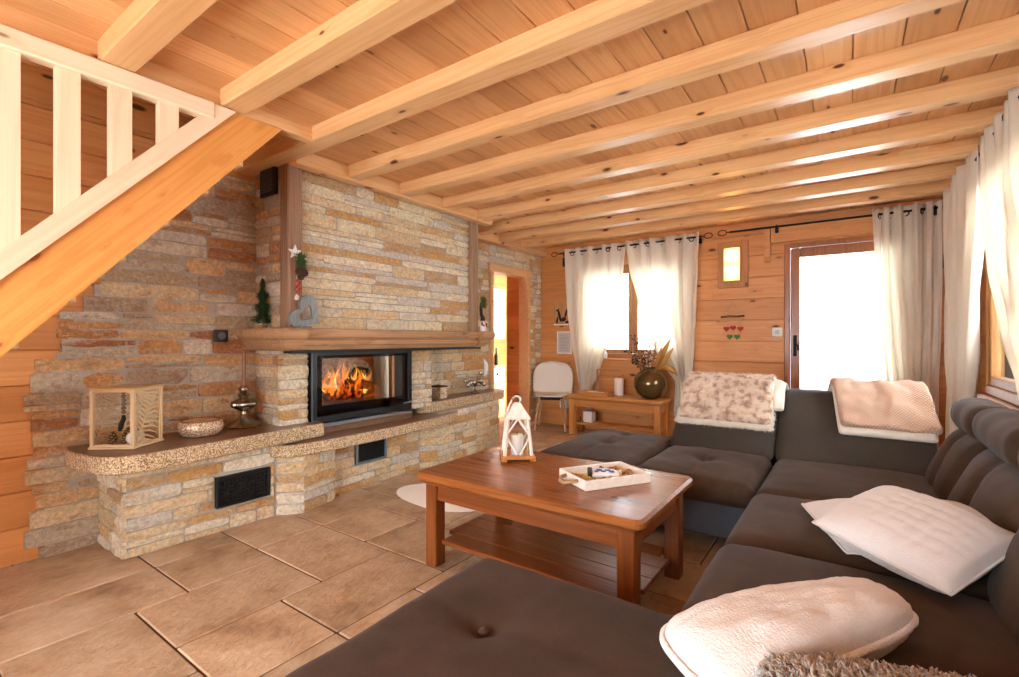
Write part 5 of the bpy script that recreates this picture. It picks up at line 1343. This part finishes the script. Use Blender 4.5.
t = thing('heart_ornament', (-3.10, 1.90, MZ), 'grey blue wooden heart with a cut out leaning against the left post', 'ornament')
M_heart = wood('weathered grey blue wood', '#8b8f8c', '#5a6261', axis=2, knots=0, tone=.2)
def hp(r, n=40): return [(r * 16 * sin(a) ** 3, r * (13 * cos(a) - 5 * cos(2 * a) - 2 * cos(3 * a) - cos(4 * a))) for a in [2 * pi * k / n for k in range(n)]]
out_, inn = hp(.0078), hp(.0036); n = 40
HMx = Matrix.Translation((-3.092, 1.915, MZ + .0)) @ Matrix.Rotation(radians(8), 4, 'Y') @ Matrix.Rotation(radians(58), 4, 'X')
b = MB(); vs = []
for x in (-.011, .011):
    vs += [(x, p, q) for p, q in out_]; vs += [(x, p - .0, q - .002) for p, q in inn]
fs = []
for k in range(n):
    j = (k + 1) % n
    fs += [(k, j, n + j, n + k), (2 * n + k, 3 * n + k, 3 * n + j, 2 * n + j), (k, 2 * n + k, 2 * n + j, j), (n + k, n + j, 3 * n + j, 3 * n + k)]
lowest = min((HMx @ Vector(v)).z for v in vs); HMx = Matrix.Translation((0, 0, MZ + .001 - lowest)) @ HMx
b.add(vs, fs, 0, HMx); b.build('heart_board', M_heart, t)
b = MB(); b.box((-3.115, 1.86, MZ), (-3.07, 1.95, MZ + .012), .003); b.build('stand', M_heart, t)

t = thing('star_garland', (-3.10, 1.86, 1.6), 'white star garland with fir, cones and red berries on the left post', 'garland')
b = MB(); sc = (-3.108, 1.845, 1.795)
pts = [((.052 if k % 2 == 0 else .021) * cos(a), (.052 if k % 2 == 0 else .021) * sin(a)) for k, a in enumerate([pi / 2 + 2 * pi * k / 10 for k in range(10)])]
vs = [(sc[0] + x, sc[1] + p, sc[2] + q) for x in (-.006, .006) for p, q in pts]
b.add(vs, [(k, (k + 1) % 10, 10 + (k + 1) % 10, 10 + k) for k in range(10)] + [tuple(range(10)), tuple(reversed(range(10, 20)))]); b.build('star', M_white, t)
b = MB(); b.tube([(-3.125, 1.862, 1.83), (-3.118, 1.864, 1.70), (-3.115, 1.862, 1.50)], .0025, 5); b.build('cord', M_cord, t)
b = MB(); rr = random.Random(14)
for i in range(420):
    a = rr.uniform(0, 2 * pi); p = Vector((-3.095, 1.875, 1.745)) + Vector((rr.uniform(-.015, .02), rr.uniform(-.03, .03), rr.uniform(-.05, .035))); d = Vector((rr.uniform(-.2, 1), cos(a), sin(a))).normalized(); e = p + d * rr.uniform(.025, .05); w = d.orthogonal().normalized() * .002; w2 = d.cross(w)
    b.add([p + w, p - w * .5 + w2, p - w * .5 - w2, e], [(0, 1, 3), (1, 2, 3), (2, 0, 3)])
tag(b.build('fir_needles', plain('fir green', '#3d5a2c', .8), t), kind='stuff')
for c, r in (((-3.085, 1.86, 1.665), .026), ((-3.08, 1.895, 1.66), .028), ((-3.085, 1.875, 1.63), .022)):
    b = MB(); b.lathe([(.0005, -r * 1.2), (r * .7, -r * .9), (r, -r * .2), (r * .8, r * .5), (r * .35, r), (.0005, r * 1.2)], c, 12, wob=lambda a, z: .18 * sin(a * 6 + z * 400)); b.build('cone', plain('dark cone', '#3d2418', .8), t)
for k in range(8):
    c = (-3.098 + .01 * rr.random(), 1.862 + rr.uniform(-.018, .018), 1.60 - k * .011); r = .011
    b = MB(); b.lathe([(r * sin(pi * j / 6) + .0003, -r * cos(pi * j / 6)) for j in range(7)], c, 9); b.build('red_berry', plain('red berry', '#a8321f', .35), t, True)
b = MB(); b.lathe([(.0005, -.022), (.014, -.018), (.016, 0), (.008, .014), (.0005, .018)], (-3.112, 1.862, 1.49), 12); b.build('bell', M_white, t, True)

t = thing('hanging_sprig', (-3.10, 3.90, 1.5), 'small dark sprig with green leaves hanging on the right post', 'garland')
b = MB(); rr = random.Random(3)
for i in range(300):
    p = Vector((-3.105, 3.885, 1.585)) + Vector((rr.uniform(0, .03), rr.uniform(-.03, .03), rr.uniform(-.06, .04))); d = Vector((rr.uniform(0, 1), rr.uniform(-1, 1), rr.uniform(-.6, 1))).normalized(); e = p + d * rr.uniform(.02, .05); w = d.orthogonal().normalized() * .003; w2 = d.cross(w)
    b.add([p + w, p - w * .5 + w2, p - w * .5 - w2, e], [(0, 1, 3), (1, 2, 3), (2, 0, 3)])
tag(b.build('leaves', plain('mossy green', '#4a5a22', .8), t), kind='stuff')
b = MB(); b.tube([(-3.115, 3.885, 1.57), (-3.11, 3.89, 1.45), (-3.112, 3.892, 1.40)], [.012, .016, .006], 8); b.build('bunch', plain('dark bark', '#2e2018', .9), t, True)
t = thing('figurine', (-3.10, 3.885, MZ), 'small white and red figurine with dark hood on the right mantel end', 'figurine')
fx, fy = -3.085, 3.885
b = MB(); b.lathe([(.001, 0), (.034, 0), (.036, .01), (.03, .05), (.022, .085), (.014, .10)], (fx, fy, MZ), 16); b.build('gown', M_white, t, True)
b = MB(); b.lathe([(.0005, .10), (.018, .105), (.021, .12), (.016, .138), (.0005, .142)], (fx, fy, MZ), 14); b.build('head', plain('painted face', '#d9b79a', .5), t, True)
b = MB(); b.lathe([(.024, .11), (.026, .13), (.018, .15), (.0005, .175)], (fx - .004, fy, MZ), 14); b.build('hood', plain('dark hood', '#3a1f1a', .8), t, True)
b = MB()
for s in (-1, 1): b.tube([(fx, fy + s * .02, MZ + .09), (fx + .02, fy + s * .036, MZ + .07), (fx + .03, fy + s * .012, MZ + .055)], [.010, .010, .007], 8)
b.build('sleeve', plain('red sleeve', '#9c3a2c', .7), t, True)

# ------------------------------------------------------------------ things in the passage
t = thing('poster', (-4.715, 6.25, 1.2), 'pale poster with green sprigs on the passage wall', 'poster')
b = MB(); b.box((-4.717, 6.02, 1.2), (-4.705, 6.52, 2.02), .003); b.build('sheet', plain('pale poster paper', '#e9ece6', .7), t)
b = MB(); rr = random.Random(2)
for k in range(14):
    yy, zz, an = rr.uniform(6.06, 6.48), rr.uniform(1.72, 1.98), rr.uniform(-1, 1); pr = [(.05 * cos(a) * cos(an) - .012 * sin(a) * sin(an), .05 * cos(a) * sin(an) + .012 * sin(a) * cos(an)) for a in [2 * pi * q / 10 for q in range(10)]]
    vs = [(-4.7045 + k * .00005, yy + p, zz + q) for p, q in pr] + [(-4.7055, yy + p, zz + q) for p, q in pr]
    b.add(vs, [tuple(range(10))] + [(q, 10 + q, 10 + (q + 1) % 10, (q + 1) % 10) for q in range(10)])
b.build('sprig_print', plain('sage print', '#9fb8a4', .8), t)
b = MB()
for yy in (6.18, 6.36): b.box((-4.7052, yy, 1.30), (-4.7042, yy + .012, 1.7))
b.build('line_print', plain('brown print', '#8a6a52', .8), t)
t = thing('drawer_cabinet', (-4.4, 5.75, 0), 'small pine drawer cabinet with a black knob inside the doorway', 'cabinet')
x0, x1, y0, y1 = -4.68, -4.36, 5.48, 6.05
b = MB(); b.box((x0, y0, 0.001), (x1 - .02, y1, .78), .005); b.build('carcass', M_beamy, t)
b = MB(); b.box((x0, y0 - .012, .78), (x1 + .01, y1 + .012, .80), .004); b.build('cabinet_top', M_beamy, t)
for k, (za, zb) in enumerate(((.54, .765), (.29, .53), (.05, .28))):
    b = MB(); b.box((x1 - .02, y0 + .02, za), (x1, y1 - .02, zb), .004); dr = b.build('drawer', M_pale if k == 0 else M_beamy, t)
    b = MB(); b.lathe([(.006, 0), (.006, .012), (.018, .02), (.016, .03), (.001, .033)], (0, 0, 0), 14, M=Matrix.Translation((x1, (y0 + y1) / 2 + .05, (za + zb) / 2 + .02)) @ Matrix.Rotation(radians(90), 4, 'Y')); b.build('knob', M_black, dr, True)
for i, (yy, hh, col, lab) in enumerate(((5.72, .17, '#7a3420', 'small dark red bottle on the drawer cabinet'), (5.93, .24, '#3c4022', 'tall dark green bottle on the drawer cabinet'))):
    t = thing('bottle', (-4.45, yy, .801), lab, 'bottle'); m = plain('bottle glass ' + str(i), col, .15)
    b = MB(); b.lathe([(.001, 0), (.032, 0), (.034, .006), (.034, hh * .6), (.014, hh * .78), (.013, hh)], (-4.45, yy, .801), 16); b.build('flask', m, t, True, 60)
    b = MB(); b.lathe([(.015, hh), (.015, hh + .02), (.001, hh + .022)], (-4.45, yy, .801), 12); b.build('cap', M_black, t)

# ------------------------------------------------------------------ light, camera
w = bpy.data.worlds.new('sky'); SC.world = w; w.use_nodes = True
bg = w.node_tree.nodes['Background']; bg.inputs[0].default_value = (.84, .93, 1.0, 1); bg.inputs[1].default_value = 9.0
cam = bpy.data.objects.new('camera', bpy.data.cameras.new('camera')); COL.objects.link(cam)
cam.location = (0, 0, 1.2); cam.rotation_euler = (radians(90), 0, radians(35.318))
cam.data.sensor_width = 36; cam.data.lens = 482 / 1019 * 36; cam.data.clip_start = .02
cam.data.shift_y = .0005
SC.camera = cam
SC.view_settings.view_transform = 'Standard'; SC.view_settings.look = 'None'; SC.view_settings.gamma = 1
SC.view_settings.use_curve_mapping = False; SC.view_settings.exposure = 0.9
SC.cycles.use_denoising = True
SC.cycles.max_bounces = 10; SC.cycles.diffuse_bounces = 6; SC.cycles.transparent_max_bounces = 12
SC.cycles.sample_clamp_indirect = 8
for o in bpy.data.objects:
    if '_o' in o: del o['_o']
